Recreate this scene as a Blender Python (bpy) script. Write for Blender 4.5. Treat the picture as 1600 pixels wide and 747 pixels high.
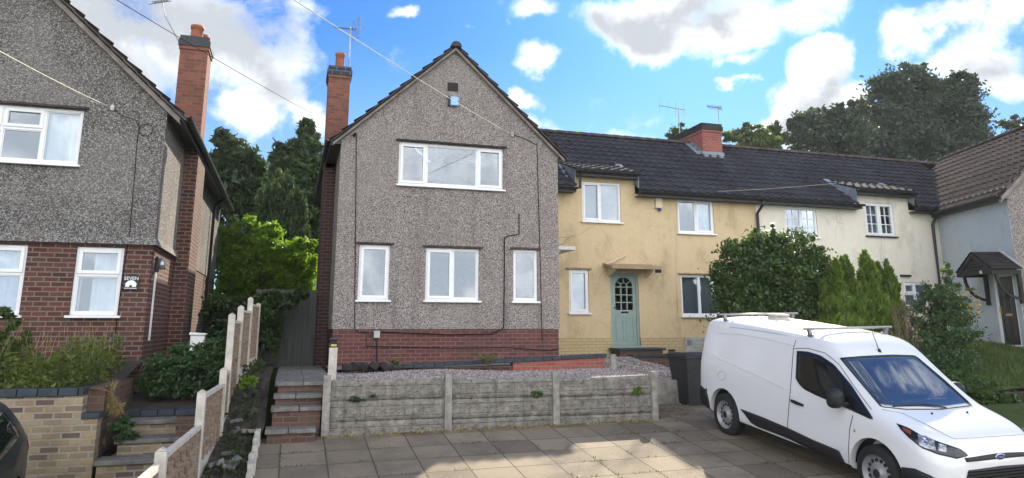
import bpy, bmesh, math, random
import numpy as np
from mathutils import Vector, Matrix, Euler
from mathutils.bvhtree import BVHTree

R = math.radians
SC = bpy.context.scene
COL = SC.collection
for o in list(bpy.data.objects):
    bpy.data.objects.remove(o, do_unlink=True)

# ------------------------------------------------------------------ camera
# x runs along the house fronts, y away from the camera, z up; the lens is the origin.
F, CX, CY, W, H = 1109.0, 800.0, 282.0, 1600.0, 747.0
PITCH = math.atan((510.0 - CY) / F)
HEAD = R(17.1)
cam_d = bpy.data.cameras.new('camera')
cam = bpy.data.objects.new('camera', cam_d)
COL.objects.link(cam)
cam.rotation_euler = (R(90) + PITCH, 0, -HEAD)
cam_d.sensor_fit = 'HORIZONTAL'
cam_d.sensor_width = 36.0
cam_d.lens = 36.0 * F / W
cam_d.shift_y = (CY - H / 2) / W
cam_d.clip_start, cam_d.clip_end = 0.05, 3000
SC.camera = cam

# ------------------------------------------------------------------ sky, sun, exposure
SUN = Vector((0.9, 1.33, 1.0)).normalized()
SUN_EL = math.asin(SUN.z)
SUN_AZ = math.atan2(SUN.x, SUN.y)
SC.view_settings.view_transform = 'Standard'
SC.view_settings.look = 'None'
SC.view_settings.exposure = 1.05
SC.view_settings.gamma = 1.0
SC.view_settings.use_curve_mapping = False
SC.cycles.max_bounces = 6
SC.cycles.transparent_max_bounces = 12
SC.cycles.use_denoising = True


def ray(u, v):
    x, y, z = (u - CX) / F, 1.0, (CY - v) / F
    cp, sp = math.cos(PITCH), math.sin(PITCH)
    y, z = y * cp - z * sp, y * sp + z * cp
    ca, sa = math.cos(HEAD), math.sin(HEAD)
    return Vector((x * ca + y * sa, -x * sa + y * ca, z))


def at(u, v, Y):
    r = ray(u, v)
    return r * (Y / r.y)


def at_x(u, v, X):
    r = ray(u, v)
    return r * (X / r.x)


def at_fwd(u, v, f):
    r = ray(u, v)
    return r * (f / (r.x * math.sin(HEAD) + r.y * math.cos(HEAD)))


class NT:
    """small helper round a node tree"""
    def __init__(s, tree):
        s.t = tree
        s.n = tree.nodes
        s.l = tree.links

    def node(s, typ, **kw):
        n = s.n.new(typ)
        for k, v in kw.items():
            if k.startswith('i_'):
                key = k[2:]
                key = int(key) if key.isdigit() else key.replace('_', ' ')
                s.put(n.inputs[key], v)
            else:
                setattr(n, k, v)
        return n

    def put(s, sock, v):
        if isinstance(v, bpy.types.NodeSocket):
            s.l.new(v, sock)
        else:
            if hasattr(sock.default_value, '__len__') and len(sock.default_value) == 4 and len(v) == 3:
                v = (*v, 1)
            sock.default_value = v

    def math(s, op, a, b=0.0, c=0.0, clamp=False):
        n = s.n.new('ShaderNodeMath')
        n.operation = op
        n.use_clamp = clamp
        for i, v in enumerate((a, b, c)):
            s.put(n.inputs[i], v)
        return n.outputs[0]

    def vmath(s, op, a, b=None, c=None):
        n = s.n.new('ShaderNodeVectorMath')
        n.operation = op
        s.put(n.inputs[0], a)
        if b is not None:
            s.put(n.inputs[1], b)
        if c is not None:
            s.put(n.inputs[2], c)
        return n.outputs['Value'] if op in ('LENGTH', 'DOT_PRODUCT') else n.outputs[0]

    def mix(s, fac, a, b, blend='MIX'):
        n = s.n.new('ShaderNodeMix')
        n.data_type = 'RGBA'
        n.blend_type = blend
        s.put(n.inputs[0], fac)
        s.put(n.inputs[6], a)
        s.put(n.inputs[7], b)
        return n.outputs[2]

    def noise(s, vec, scale, detail=4, rough=0.55, dist=0.0):
        n = s.node('ShaderNodeTexNoise', i_Scale=scale, i_Detail=detail, i_Roughness=rough, i_Distortion=dist)
        s.put(n.inputs['Vector'], vec)
        return n.outputs['Fac']

    def ramp(s, fac, stops):
        n = s.n.new('ShaderNodeValToRGB')
        e = n.color_ramp.elements
        while len(e) < len(stops):
            e.new(0.5)
        for el, (p, c) in zip(e, stops):
            el.position = p
            el.color = (*c, 1) if len(c) == 3 else c
        s.put(n.inputs[0], fac)
        return n.outputs[0]

    def step(s, v, lo, hi, a=0.0, b=1.0):
        n = s.n.new('ShaderNodeMapRange')
        n.interpolation_type = 'SMOOTHSTEP'
        for i, q in enumerate((v, lo, hi, a, b)):
            s.put(n.inputs[i], q)
        return n.outputs[0]


world = bpy.data.worlds.new('World')
SC.world = world
world.use_nodes = True
t = NT(world.node_tree)
t.n.clear()
sky = t.node('ShaderNodeTexSky', sky_type='NISHITA', sun_disc=False, sun_elevation=SUN_EL, sun_rotation=SUN_AZ,
             altitude=100, air_density=1.0, dust_density=0.4, ozone_density=2.2)
gen = t.node('ShaderNodeTexCoord').outputs['Generated']
sep = t.node('ShaderNodeSeparateXYZ')
t.put(sep.inputs[0], gen)
azi = t.math('ARCTAN2', sep.outputs[0], sep.outputs[1])
ele = t.math('ARCSINE', sep.outputs[2])
cmb = t.node('ShaderNodeCombineXYZ')
t.put(cmb.inputs[0], azi)
t.put(cmb.inputs[1], ele)
nz = t.node('ShaderNodeTexNoise', i_Scale=9.0, i_Detail=5.0, i_Roughness=0.55)
t.put(nz.inputs['Vector'], gen)
warp = t.vmath('MULTIPLY', t.vmath('SUBTRACT', nz.outputs['Color'], (0.5, 0.5, 0.5)), (0.13, 0.13, 0.0))
P = t.vmath('ADD', cmb.outputs[0], warp)


def azel(u, v):
    d = ray(u, v).normalized()
    return math.atan2(d.x, d.y), math.asin(d.z)


def blob_field(blobs):
    """largest of a set of soft ellipses given by where they stand in the sky (px of the photo -> azimuth, elevation)"""
    acc = None
    for (u, v, ru, rv, amp) in blobs:
        a, e = azel(u, v)
        da = abs(azel(u + ru, v)[0] - azel(u - ru, v)[0]) / 2
        de = abs(azel(u, v - rv)[1] - azel(u, v + rv)[1]) / 2
        q = t.vmath('MULTIPLY_ADD', P, (1 / da, 1 / de, 0), (-a / da, -e / de, 0))
        f = t.math('MULTIPLY_ADD', t.vmath('LENGTH', q), -amp, amp)
        acc = f if acc is None else t.math('MAXIMUM', acc, f)
    return acc


CLOUDS = [(60, 90, 330, 220, 1.5), (300, 60, 230, 160, 1.0), (420, 110, 120, 130, .85), (380, 180, 90, 70, 1.0), (250, 95, 70, 50, .9),
          (480, 165, 70, 45, .9), (470, 30, 90, 50, .5),
          (640, 2, 50, 22, .8), (835, 12, 70, 34, .95), (850, 92, 62, 34, .9), (812, 150, 40, 24, .8), (720, 40, 14, 10, .5),
          (1020, 45, 130, 80, 1.25), (1130, 30, 160, 75, 1.1), (1250, 20, 120, 55, .8), (1150, 85, 70, 28, .7),
          (1155, 130, 34, 13, .7), (1272, 100, 70, 62, 1.7), (1255, 165, 100, 70, 1.8), (1320, 170, 62, 52, 1.4), (1205, 200, 62, 46, 1.4),
          (1430, 60, 70, 70, .9), (1530, 90, 110, 60, .9), (1500, 30, 160, 45, .75), (1440, 130, 70, 40, .8), (1580, 120, 50, 45, .8),
          (1590, 20, 70, 50, .8), (1545, 178, 22, 16, .7), (950, 212, 130, 22, .45), (830, 200, 40, 25, .5)]
# the bank of cloud behind the camera, seen in the windows and the windscreen, brightened to fill the shade
GREYS = [(1010, 48, 105, 42, 1.0), (1110, 20, 110, 32, .8), (1265, 165, 75, 55, .95), (1235, 200, 60, 40, .8), (1300, 130, 40, 40, .6),
         (60, 120, 300, 150, 1.2), (200, 30, 260, 90, 1.1), (330, 50, 180, 90, 1.0), (430, 130, 70, 60, .6), (1560, 90, 60, 30, .45)]
dens = blob_field(CLOUDS)
grey = blob_field(GREYS)
fb = t.noise(gen, 13.0, 8, 0.62, 0.35)
back = t.math('MULTIPLY', t.step(sep.outputs[1], 0.25, -0.35), t.step(sep.outputs[2], 0.85, 0.5, 0.25, 1.25))
dens = t.math('MAXIMUM', dens, back)
dens = t.math('MAXIMUM', dens, -0.35)
dsum = t.math('ADD', dens, t.math('MULTIPLY', t.math('SUBTRACT', fb, 0.47), 1.7))
mask = t.step(dsum, 0.20, 0.78)
gsum = t.math('ADD', grey, t.math('MULTIPLY', t.math('SUBTRACT', fb, 0.52), 1.7))
gmask = t.step(gsum, -0.15, 0.70)
CLOUD_W, CLOUD_G = (5.8, 6.0, 6.2), (2.9, 3.1, 3.35)
ccol = t.mix(gmask, CLOUD_W, CLOUD_G)
skyc = t.mix(1.0, sky.outputs[0], (0.18, 0.41, 0.72), 'MULTIPLY')
ccol = t.mix(t.step(sep.outputs[1], 0.1, -0.3), ccol, t.mix(t.step(fb, 0.42, 0.62), (8.7, 9.1, 10.0), (13.8, 13.7, 13.8)))  # cloud behind the camera made extra bright to light the shaded fronts
skyc = t.mix(t.step(ele, 0.42, 0.10, 0.0, 0.5), skyc, (3.3, 4.5, 5.3))
final = t.mix(mask, skyc, ccol)
bg = t.node('ShaderNodeBackground', i_Strength=0.11)
t.put(bg.inputs['Color'], final)
wo = t.node('ShaderNodeOutputWorld')
t.put(wo.inputs[0], bg.outputs[0])

sun_d = bpy.data.lights.new('sun', 'SUN')
sun_d.energy = 4.8
sun_d.angle = R(0.6)
sun_d.color = (1.0, 0.89, 0.70)
sun = bpy.data.objects.new('sun', sun_d)
COL.objects.link(sun)
sun.rotation_euler = SUN.to_track_quat('Z', 'Y').to_euler()
sun.location = (0, 0, 40)

# ------------------------------------------------------------------ materials
MATS = {}


def mat(name):
    m = bpy.data.materials.new(name)
    m.use_nodes = True
    n = NT(m.node_tree)
    n.n.clear()
    out = n.node('ShaderNodeOutputMaterial')
    MATS[name] = m
    return m, n, out


def coords(n):
    return n.node('ShaderNodeTexCoord').outputs['Object']


def bsdf(n, out, col, rough=0.8, bump=None, bd=0.02, metal=0.0, spec=0.4, coat=0.0, **kw):
    p = n.node('ShaderNodeBsdfPrincipled')
    n.put(p.inputs['Base Color'], col)
    n.put(p.inputs['Roughness'], rough)
    n.put(p.inputs['Metallic'], metal)
    n.put(p.inputs['Specular IOR Level'], spec)
    n.put(p.inputs['Coat Weight'], coat)
    if coat:
        p.inputs['Coat Roughness'].default_value = 0.03
    for k, v in kw.items():
        n.put(p.inputs[k.replace('_', ' ')], v)
    if bump is not None:
        b = n.node('ShaderNodeBump', i_Strength=1.0, i_Distance=bd)
        n.put(b.inputs['Height'], bump)
        n.l.new(b.outputs[0], p.inputs['Normal'])
    n.l.new(p.outputs[0], out.inputs[0])
    return p


def plain(name, col, rough=0.6, metal=0.0, spec=0.4, coat=0.0, var=0.15, scale=6.0, bump=0.0, fine=60.0):
    """one colour with blotches and a little grain"""
    m, n, out = mat(name)
    c = coords(n)
    f = n.noise(c, scale, 5, 0.6)
    dark = tuple(x * (1 - var) for x in col)
    lite = tuple(min(1, x * (1 + var)) for x in col)
    cc = n.ramp(f, [(0.3, dark), (0.7, lite)])
    bsdf(n, out, cc, rough, n.noise(c, fine, 3) if bump else None, bump, metal, spec, coat)
    return m


def wall_uv(n):
    """(along the wall, up) whichever way the wall faces"""
    c = n.node('ShaderNodeSeparateXYZ')
    n.put(c.inputs[0], coords(n))
    g = n.node('ShaderNodeSeparateXYZ')
    n.put(g.inputs[0], n.node('ShaderNodeTexCoord').outputs['Normal'])
    isx = n.math('GREATER_THAN', n.math('ABSOLUTE', g.outputs[0]), 0.6)
    isz = n.math('GREATER_THAN', n.math('ABSOLUTE', g.outputs[2]), 0.6)
    u = n.math('ADD', n.math('MULTIPLY', c.outputs[0], n.math('SUBTRACT', 1.0, isx)), n.math('MULTIPLY', c.outputs[1], isx))
    v = n.math('ADD', n.math('MULTIPLY', c.outputs[2], n.math('SUBTRACT', 1.0, isz)), n.math('MULTIPLY', c.outputs[1], isz))
    k = n.node('ShaderNodeCombineXYZ')
    n.put(k.inputs[0], u)
    n.put(k.inputs[1], v)
    return k.outputs[0]


def brick(name, cols, mortar, bw=0.225, bh=0.083, ms=0.012, rough=0.85, dirt=0.35, dirtcol=(0.05, 0.045, 0.04), offset=0.5):
    m, n, out = mat(name)
    uv = wall_uv(n)
    b = n.node('ShaderNodeTexBrick', offset=offset, squash=1.0)
    n.put(b.inputs['Vector'], uv)
    for k, v in (('Scale', 1.0), ('Mortar Size', ms), ('Mortar Smooth', 0.15), ('Bias', 0.0), ('Brick Width', bw), ('Row Height', bh)):
        b.inputs[k].default_value = v
    b.inputs['Color1'].default_value = (0, 0, 0, 1)
    b.inputs['Color2'].default_value = (1, 1, 1, 1)
    b.inputs['Mortar'].default_value = (0.5, 0.5, 0.5, 1)
    k = len(cols)
    bc = n.ramp(b.outputs['Color'], [(i / max(1, k - 1), c) for i, c in enumerate(cols)])
    c = coords(n)
    bc = n.mix(n.math('MULTIPLY', n.noise(c, 30, 4), 0.5), bc, tuple(x * 0.45 for x in cols[0]))
    mo = n.mix(n.noise(c, 9, 3), mortar, tuple(x * 0.6 for x in mortar))
    col = n.mix(b.outputs['Fac'], bc, mo)
    d = n.step(n.noise(c, 1.7, 6, 0.65), 0.45, 0.75)
    col = n.mix(n.math('MULTIPLY', d, dirt), col, dirtcol)
    hgt = n.math('SUBTRACT', n.math('MULTIPLY', n.noise(c, 90, 3), 0.35), b.outputs['Fac'])
    bsdf(n, out, col, rough, hgt, 0.008, spec=0.25)
    return m


def pebbledash(name, stops, scale=34.0, warm=(1, 1, 1), stain=0.25):
    m, n, out = mat(name)
    c = coords(n)
    v = n.node('ShaderNodeTexVoronoi', feature='F1', i_Scale=scale)
    n.put(v.inputs['Vector'], c)
    s = n.node('ShaderNodeSeparateColor')
    n.put(s.inputs[0], v.outputs['Color'])
    col = n.ramp(s.outputs[0], stops)
    n2 = n.step(n.noise(c, scale * 0.55, 3, 0.7), 0.38, 0.62)
    col = n.mix(n.math('MULTIPLY', n2, 0.22), col, (0.05, 0.045, 0.045))
    st = n.step(n.noise(c, 0.8, 6, 0.6), 0.45, 0.75)
    col = n.mix(n.math('MULTIPLY', st, stain), col, tuple(0.24 * x for x in (1.0, .86, .76)))
    mp = n.node('ShaderNodeMapping', i_Scale=(2.2, 2.2, 0.16))
    n.put(mp.inputs[0], c)
    runs = n.step(n.noise(mp.outputs[0], 1.0, 5, 0.6), 0.54, 0.78)
    col = n.mix(n.math('MULTIPLY', runs, 0.38), col, (0.10, 0.09, 0.085))
    pat = n.step(n.noise(n.vmath('ADD', c, (3.1, 0, 5.7)), 0.55, 3, 0.5), 0.50, 0.60)
    col = n.mix(n.math('MULTIPLY', pat, 0.18), col, tuple(0.42 * x for x in (1.0, .92, .84)))
    hgt = n.math('MULTIPLY', v.outputs['Distance'], -1.0)
    bsdf(n, out, col, 0.9, hgt, 0.02, spec=0.2)
    return m


def render_coat(name, col, stain, amount=0.5, bump=0.012):
    m, n, out = mat(name)
    c = coords(n)
    mp = n.node('ShaderNodeMapping', i_Scale=(1.3, 1.3, 0.75))
    n.put(mp.inputs[0], c)
    s1 = n.step(n.noise(mp.outputs[0], 1.3, 7, 0.65), 0.48, 0.72)
    s2 = n.step(n.noise(c, 7, 6, 0.7), 0.55, 0.75)
    s3 = n.step(n.noise(c, 0.7, 4, 0.6), 0.4, 0.7)
    cc = n.mix(n.math('MULTIPLY', s1, amount), col, stain)
    cc = n.mix(n.math('MULTIPLY', s2, amount * 0.45), cc, tuple(x * 0.5 for x in stain))
    cc = n.mix(n.math('MULTIPLY', s3, amount * 0.4), cc, tuple(min(1, x * 1.15) for x in col))
    mp2 = n.node('ShaderNodeMapping', i_Scale=(5.5, 5.5, 0.28))
    n.put(mp2.inputs[0], c)
    s4 = n.step(n.noise(mp2.outputs[0], 1.0, 6, 0.7), 0.53, 0.72)
    cc = n.mix(n.math('MULTIPLY', s4, amount * 0.12), cc, tuple(x * 0.62 for x in stain))
    vo = n.node('ShaderNodeTexVoronoi', feature='DISTANCE_TO_EDGE', i_Scale=0.55)
    n.put(vo.inputs['Vector'], n.vmath('ADD', c, n.vmath('MULTIPLY', n.node('ShaderNodeTexNoise', i_Scale=2.2, i_Detail=6.0).outputs['Color'], (.9, .9, .9))))
    crack = n.math('MULTIPLY', n.math('LESS_THAN', vo.outputs['Distance'], 0.0035), n.step(n.noise(c, 0.5, 2), 0.5, 0.58))
    cc = n.mix(n.math('MULTIPLY', crack, 0.4), cc, tuple(x * 0.35 for x in stain))
    g = n.noise(c, 42, 4, 0.7)
    cc = n.mix(n.math('MULTIPLY', n.step(g, 0.5, 0.68), 0.28), cc, tuple(x * 0.55 for x in stain))
    bsdf(n, out, cc, 0.9, n.math('ADD', g, n.math('MULTIPLY', n.noise(c, 12, 3), 0.7)), bump, spec=0.2)
    return m


def tiles(name, col, moss=(0.09, 0.09, 0.06)):
    m, n, out = mat(name)
    c = coords(n)
    f = n.noise(c, 3.0, 5, 0.6)
    g = n.noise(c, 24.0, 3, 0.6)
    cc = n.ramp(f, [(0.3, tuple(x * .65 for x in col)), (0.7, tuple(x * 1.35 for x in col))])
    cc = n.mix(n.math('MULTIPLY', n.step(g, 0.55, 0.7), 0.5), cc, moss)
    li = n.step(n.noise(c, 8.0, 5, 0.7), 0.60, 0.70)
    cc = n.mix(n.math('MULTIPLY', li, 0.45), cc, (.15, .15, .125))
    pt = n.step(n.noise(c, 0.6, 3), 0.48, 0.62)
    cc = n.mix(n.math('MULTIPLY', pt, 0.35), cc, tuple(x * 1.9 for x in col))
    bsdf(n, out, cc, 0.85, g, 0.006, spec=0.15)
    return m


def leaf(name, a, b, trans=0.35, rough=0.5):
    m, n, out = mat(name)
    at_ = n.node('ShaderNodeAttribute', attribute_name='tint')
    g = n.noise(coords(n), 1.1, 3)
    f = n.math('ADD', n.math('MULTIPLY', at_.outputs['Fac'], 0.65), n.math('MULTIPLY', n.step(g, 0.35, 0.65), 0.35))
    col = n.mix(f, a, b)
    p = n.node('ShaderNodeBsdfPrincipled', i_Roughness=rough)
    n.put(p.inputs['Base Color'], col)
    p.inputs['Specular IOR Level'].default_value = 0.35
    tr = n.node('ShaderNodeBsdfTranslucent')
    n.put(tr.inputs[0], n.mix(1.0, col, (1.5, 1.5, 0.7), 'MULTIPLY'))
    mx = n.node('ShaderNodeMixShader', i_0=trans)
    n.l.new(p.outputs[0], mx.inputs[1])
    n.l.new(tr.outputs[0], mx.inputs[2])
    n.l.new(mx.outputs[0], out.inputs[0])
    return m


def glass(name, refl=0.3, tint=(0.85, 0.9, 0.92), dark=None):
    """a pane: sees the room through it and mirrors what stands in front"""
    m, n, out = mat(name)
    gl = n.node('ShaderNodeBsdfGlossy', i_Roughness=0.015, i_Color=(0.9, 0.95, 1.0, 1))
    b = n.node('ShaderNodeBump', i_Strength=0.10, i_Distance=0.02)
    n.put(b.inputs['Height'], n.noise(coords(n), 1.6, 1))
    n.l.new(b.outputs[0], gl.inputs['Normal'])
    tr = n.node('ShaderNodeBsdfTransparent', i_Color=(*tint, 1)) if dark is None else n.node('ShaderNodeBsdfDiffuse', i_Color=(*dark, 1))
    fr = n.node('ShaderNodeFresnel', i_IOR=1.5)
    f = n.math('ADD', n.math('MULTIPLY', fr.outputs[0], 0.7), refl, clamp=True)
    mx = n.node('ShaderNodeMixShader')
    n.put(mx.inputs[0], f)
    n.l.new(tr.outputs[0], mx.inputs[1])
    n.l.new(gl.outputs[0], mx.inputs[2])
    n.l.new(mx.outputs[0], out.inputs[0])
    return m


def gravel_mat(name, stops, scale=45):
    m, n, out = mat(name)
    c = coords(n)
    v = n.node('ShaderNodeTexVoronoi', feature='F1', i_Scale=scale)
    n.put(v.inputs['Vector'], c)
    s = n.node('ShaderNodeSeparateColor')
    n.put(s.inputs[0], v.outputs['Color'])
    col = n.ramp(s.outputs[0], stops)
    col = n.mix(n.step(v.outputs['Distance'], 0.35, 0.75), col, (0.06, 0.05, 0.05))
    bsdf(n, out, col, 0.85, n.math('MULTIPLY', v.outputs['Distance'], -1), 0.03, spec=0.2)
    return m


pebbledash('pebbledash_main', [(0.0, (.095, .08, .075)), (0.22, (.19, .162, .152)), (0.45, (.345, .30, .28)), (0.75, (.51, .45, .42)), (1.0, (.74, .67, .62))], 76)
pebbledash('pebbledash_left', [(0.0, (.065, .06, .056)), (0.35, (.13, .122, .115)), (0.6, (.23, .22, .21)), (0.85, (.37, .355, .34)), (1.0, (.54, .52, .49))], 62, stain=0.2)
brick('brick_left', [(.07, .028, .022), (.13, .045, .033), (.17, .065, .045), (.10, .05, .05)], (.22, .19, .16))
brick('brick_plinth', [(.11, .045, .042), (.17, .058, .05), (.15, .062, .055), (.21, .08, .068)], (.23, .15, .14), ms=0.010, dirt=0.45)
brick('brick_chimney', [(.22, .075, .050), (.30, .10, .065), (.36, .13, .08)], (.22, .16, .13), dirt=0.45)
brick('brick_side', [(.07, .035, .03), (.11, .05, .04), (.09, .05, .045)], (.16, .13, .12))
brick('brick_red', [(.34, .08, .06), (.42, .11, .08), (.38, .13, .10)], (.30, .24, .21), ms=0.010, dirt=0.25)
brick('brick_buff', [(.12, .085, .085), (.40, .30, .17), (.34, .26, .15), (.46, .36, .21), (.40, .32, .20), (.13, .09, .09)], (.42, .37, .30), ms=0.013, dirt=0.3)
brick('brick_blue', [(.035, .05, .065), (.05, .065, .08)], (.18, .18, .18), bw=0.225, bh=0.12, dirt=0.3)
brick('brick_step', [(.11, .055, .042), (.18, .085, .062), (.15, .09, .07)], (.16, .145, .12), dirt=0.5, dirtcol=(.05, .055, .035))
brick('brick_yellow', [(.60, .47, .26), (.64, .50, .28)], (.50, .39, .22), ms=0.008, dirt=0.15, dirtcol=(.3, .24, .12))
render_coat('yellow_render', (.64, .50, .305), (.40, .30, .17), 0.75)
render_coat('white_render', (.76, .71, .60), (.46, .42, .35), 0.6)
render_coat('blue_render', (.43, .49, .53), (.24, .30, .34), 0.6)
tiles('tiles_dark', (.034, .035, .044))
tiles('tiles_brown', (.072, .055, .052))
tiles('tiles_left', (.08, .065, .06))
plain('upvc', (.80, .81, .82), 0.35, var=0.05, spec=0.5)
plain('upvc_grimy', (.62, .62, .60), 0.5, var=0.2)
plain('black_plastic', (.014, .015, .017), 0.4, var=0.3)
plain('fascia_dark', (.022, .024, .03), 0.45, var=0.35)
plain('concrete', (.27, .26, .23), 0.9, var=0.35, scale=9, bump=0.006)
plain('concrete_pale', (.50, .47, .41), 0.9, var=0.22, scale=7, bump=0.005)
plain('slate_step', (.165, .16, .145), 0.8, var=0.35, scale=8, bump=0.006)
plain('lead', (.20, .24, .28), 0.5, var=0.3)
plain('terracotta', (.32, .11, .06), 0.75, var=0.3)
plain('mortar_verge', (.24, .21, .19), 0.9, var=0.35, bump=0.01)
plain('steel', (.32, .32, .32), 0.4, metal=0.8, var=0.2)
plain('alu', (.33, .33, .33), 0.45, metal=0.5, var=0.1)
plain('cable_black', (.012, .012, .013), 1.0, var=0.1, spec=0.0)
plain('coping_blue', (.030, .042, .052), 0.6, var=0.35)
plain('cable_grey', (.80, .76, .62), 1.0, var=0.1, spec=0.0)
plain('cable_pale', (.34, .31, .23), 1.0, var=0.1, spec=0.0)
plain('curtain_white', (.88, .89, .90), 0.9, var=0.06)
plain('curtain_blue', (.66, .75, .86), 0.9, var=0.06)
plain('blind_grey', (.42, .44, .46), 0.8, var=0.06)
plain('room_wall', (.50, .46, .42), 0.9, var=0.06)
plain('sage_door', (.28, .36, .32), 0.45, var=0.08)
plain('dark_door', (.012, .013, .018), 0.3, var=0.2, coat=0.3)
plain('brass', (.6, .42, .14), 0.3, metal=0.9)
plain('dark_wood', (.020, .016, .016), 0.7, var=0.4, bump=0.004)
plain('tan_tile', (.34, .25, .16), 0.8, var=0.3)
plain('cream_paint', (.62, .55, .38), 0.6, var=0.1)
plain('meter_grey', (.40, .40, .38), 0.6, var=0.15)
plain('earth', (.05, .04, .03), 0.95, var=0.5, scale=5, bump=0.02, fine=18)
plain('bark', (.07, .055, .042), 0.95, var=0.4, scale=8, bump=0.02)
plain('dry_stem', (.20, .15, .11), 0.9, var=0.3)
plain('ivory_sign', (.86, .86, .84), 0.5, var=0.02)
plain('sign_black', (.012, .014, .02), 0.35, var=0.1)
plain('blue_box', (.30, .55, .85), 0.4, var=0.05)
plain('white_plastic', (.78, .78, .76), 0.4, var=0.05)
plain('bin_black', (.020, .022, .024), 0.5, var=0.35)
plain('tyre', (.017, .017, .018), 0.8, var=0.3)
plain('wheel_silver', (.30, .30, .31), 0.42, metal=0.3, var=0.1)
plain('van_black', (.014, .014, .016), 0.55, var=0.15)
plain('lens_amber', (.20, .055, .015), 0.2)
plain('lens_red', (.35, .01, .012), 0.15, coat=0.6)
plain('chrome', (.85, .86, .88), 0.06, metal=1.0, var=0.02)
plain('badge_blue', (.02, .05, .22), 0.25, coat=0.5)
plain('car_grey', (.016, .020, .022), 0.4, coat=0.35, var=0.06)
glass('pane', 0.12)
glass('pane_dim', 0.10)
glass('van_glass', 0.03, dark=(.010, .012, .013))
glass('screen_glass', 0.26, dark=(.030, .038, .042))
glass('lamp_lens', 0.20, dark=(.16, .17, .19))
gravel_mat('gravel', [(0.0, (.15, .12, .11)), (0.4, (.29, .24, .22)), (0.75, (.40, .35, .32)), (1.0, (.58, .54, .50))], 30)
m, n, out = mat('van_white')
c = coords(n)
dirt = n.step(n.noise(c, 2.5, 6, 0.65), 0.5, 0.8)
sepz = n.node('ShaderNodeSeparateXYZ')
n.put(sepz.inputs[0], c)
low = n.step(sepz.outputs[2], 0.75, 0.2)
colr = n.mix(n.math('MULTIPLY', n.math('ADD', n.math('MULTIPLY', low, 0.5), 0.06), dirt), (.74, .75, .765), (.30, .28, .25))
bsdf(n, out, colr, 0.28, spec=0.5, coat=0.9)

m, n, out = mat('flagstones')
c = coords(n)
b = n.node('ShaderNodeTexBrick', offset=0.0, squash=1.0)
wob = n.vmath('ADD', c, n.vmath('MULTIPLY', n.node('ShaderNodeTexNoise', i_Scale=1.5).outputs['Color'], (.03, .03, 0)))
n.put(b.inputs['Vector'], wob)
for k, v in (('Scale', 1.0), ('Mortar Size', 0.011), ('Mortar Smooth', 0.3), ('Bias', 0.0), ('Brick Width', 0.60), ('Row Height', 0.60)):
    b.inputs[k].default_value = v
b.inputs['Color1'].default_value = (0, 0, 0, 1)
b.inputs['Color2'].default_value = (1, 1, 1, 1)
base = n.ramp(b.outputs['Color'], [(0, (.16, .13, .095)), (0.5, (.26, .215, .155)), (1, (.195, .16, .116))])
stain = n.step(n.noise(c, 1.4, 7, 0.65), 0.42, 0.7)
base = n.mix(n.math('MULTIPLY', stain, 0.6), base, (.10, .088, .07))
moss = n.step(n.noise(c, 4.5, 6, 0.7), 0.55, 0.72)
base = n.mix(n.math('MULTIPLY', moss, 0.4), base, (.10, .115, .075))
vv = n.node('ShaderNodeTexVoronoi', feature='F1', i_Scale=26.0)
n.put(vv.inputs['Vector'], c)
sp = n.node('ShaderNodeSeparateColor')
n.put(sp.inputs[0], vv.outputs['Color'])
speck = n.math('MULTIPLY', n.math('GREATER_THAN', sp.outputs[0], 0.90), n.math('LESS_THAN', vv.outputs['Distance'], 0.22))
oil = n.step(n.noise(n.vmath('ADD', c, (7.3, 2.1, 0)), 0.9, 3), 0.60, 0.72)
base = n.mix(n.math('MULTIPLY', oil, 0.55), base, (.055, .05, .045))
speck = n.math('MULTIPLY', speck, n.step(n.noise(c, 1.1, 4), 0.48, 0.6))
base = n.mix(speck, base, (.48, .45, .42))
base = n.mix(n.math('MULTIPLY', b.outputs['Fac'], 0.6), base, (.06, .06, .045))
hg = n.math('SUBTRACT', n.math('MULTIPLY', n.noise(c, 35, 5), 0.6), b.outputs['Fac'])
bsdf(n, out, base, 0.85, hg, 0.012, spec=0.25)

# rock-faced concrete panels of the front wall
m, n, out = mat('rockface')
c = coords(n)
uv = wall_uv(n)
b = n.node('ShaderNodeTexBrick', offset=0.42, squash=1.0)
n.put(b.inputs['Vector'], uv)
for k, v in (('Scale', 1.0), ('Mortar Size', 0.010), ('Mortar Smooth', 0.8), ('Bias', 0.0), ('Brick Width', 0.30), ('Row Height', 0.152)):
    b.inputs[k].default_value = v
f1 = n.noise(c, 7, 6, 0.65)
col = n.ramp(f1, [(0.3, (.13, .12, .105)), (0.55, (.25, .235, .205)), (0.75, (.37, .345, .305))])
mp = n.node('ShaderNodeMapping', i_Scale=(9, 9, 0.8))
n.put(mp.inputs[0], c)
drip = n.step(n.noise(mp.outputs[0], 1.0, 5, 0.6), 0.5, 0.7)
col = n.mix(n.math('MULTIPLY', drip, 0.55), col, (.075, .07, .062))
col = n.mix(n.math('MULTIPLY', n.step(n.noise(c, 3, 5), 0.55, 0.72), 0.4), col, (.11, .13, .08))
hg = n.math('SUBTRACT', n.noise(c, 14, 6, 0.6), n.math('MULTIPLY', b.outputs['Fac'], 0.25))
bsdf(n, out, col, 0.9, hg, 0.05, spec=0.2)

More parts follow.
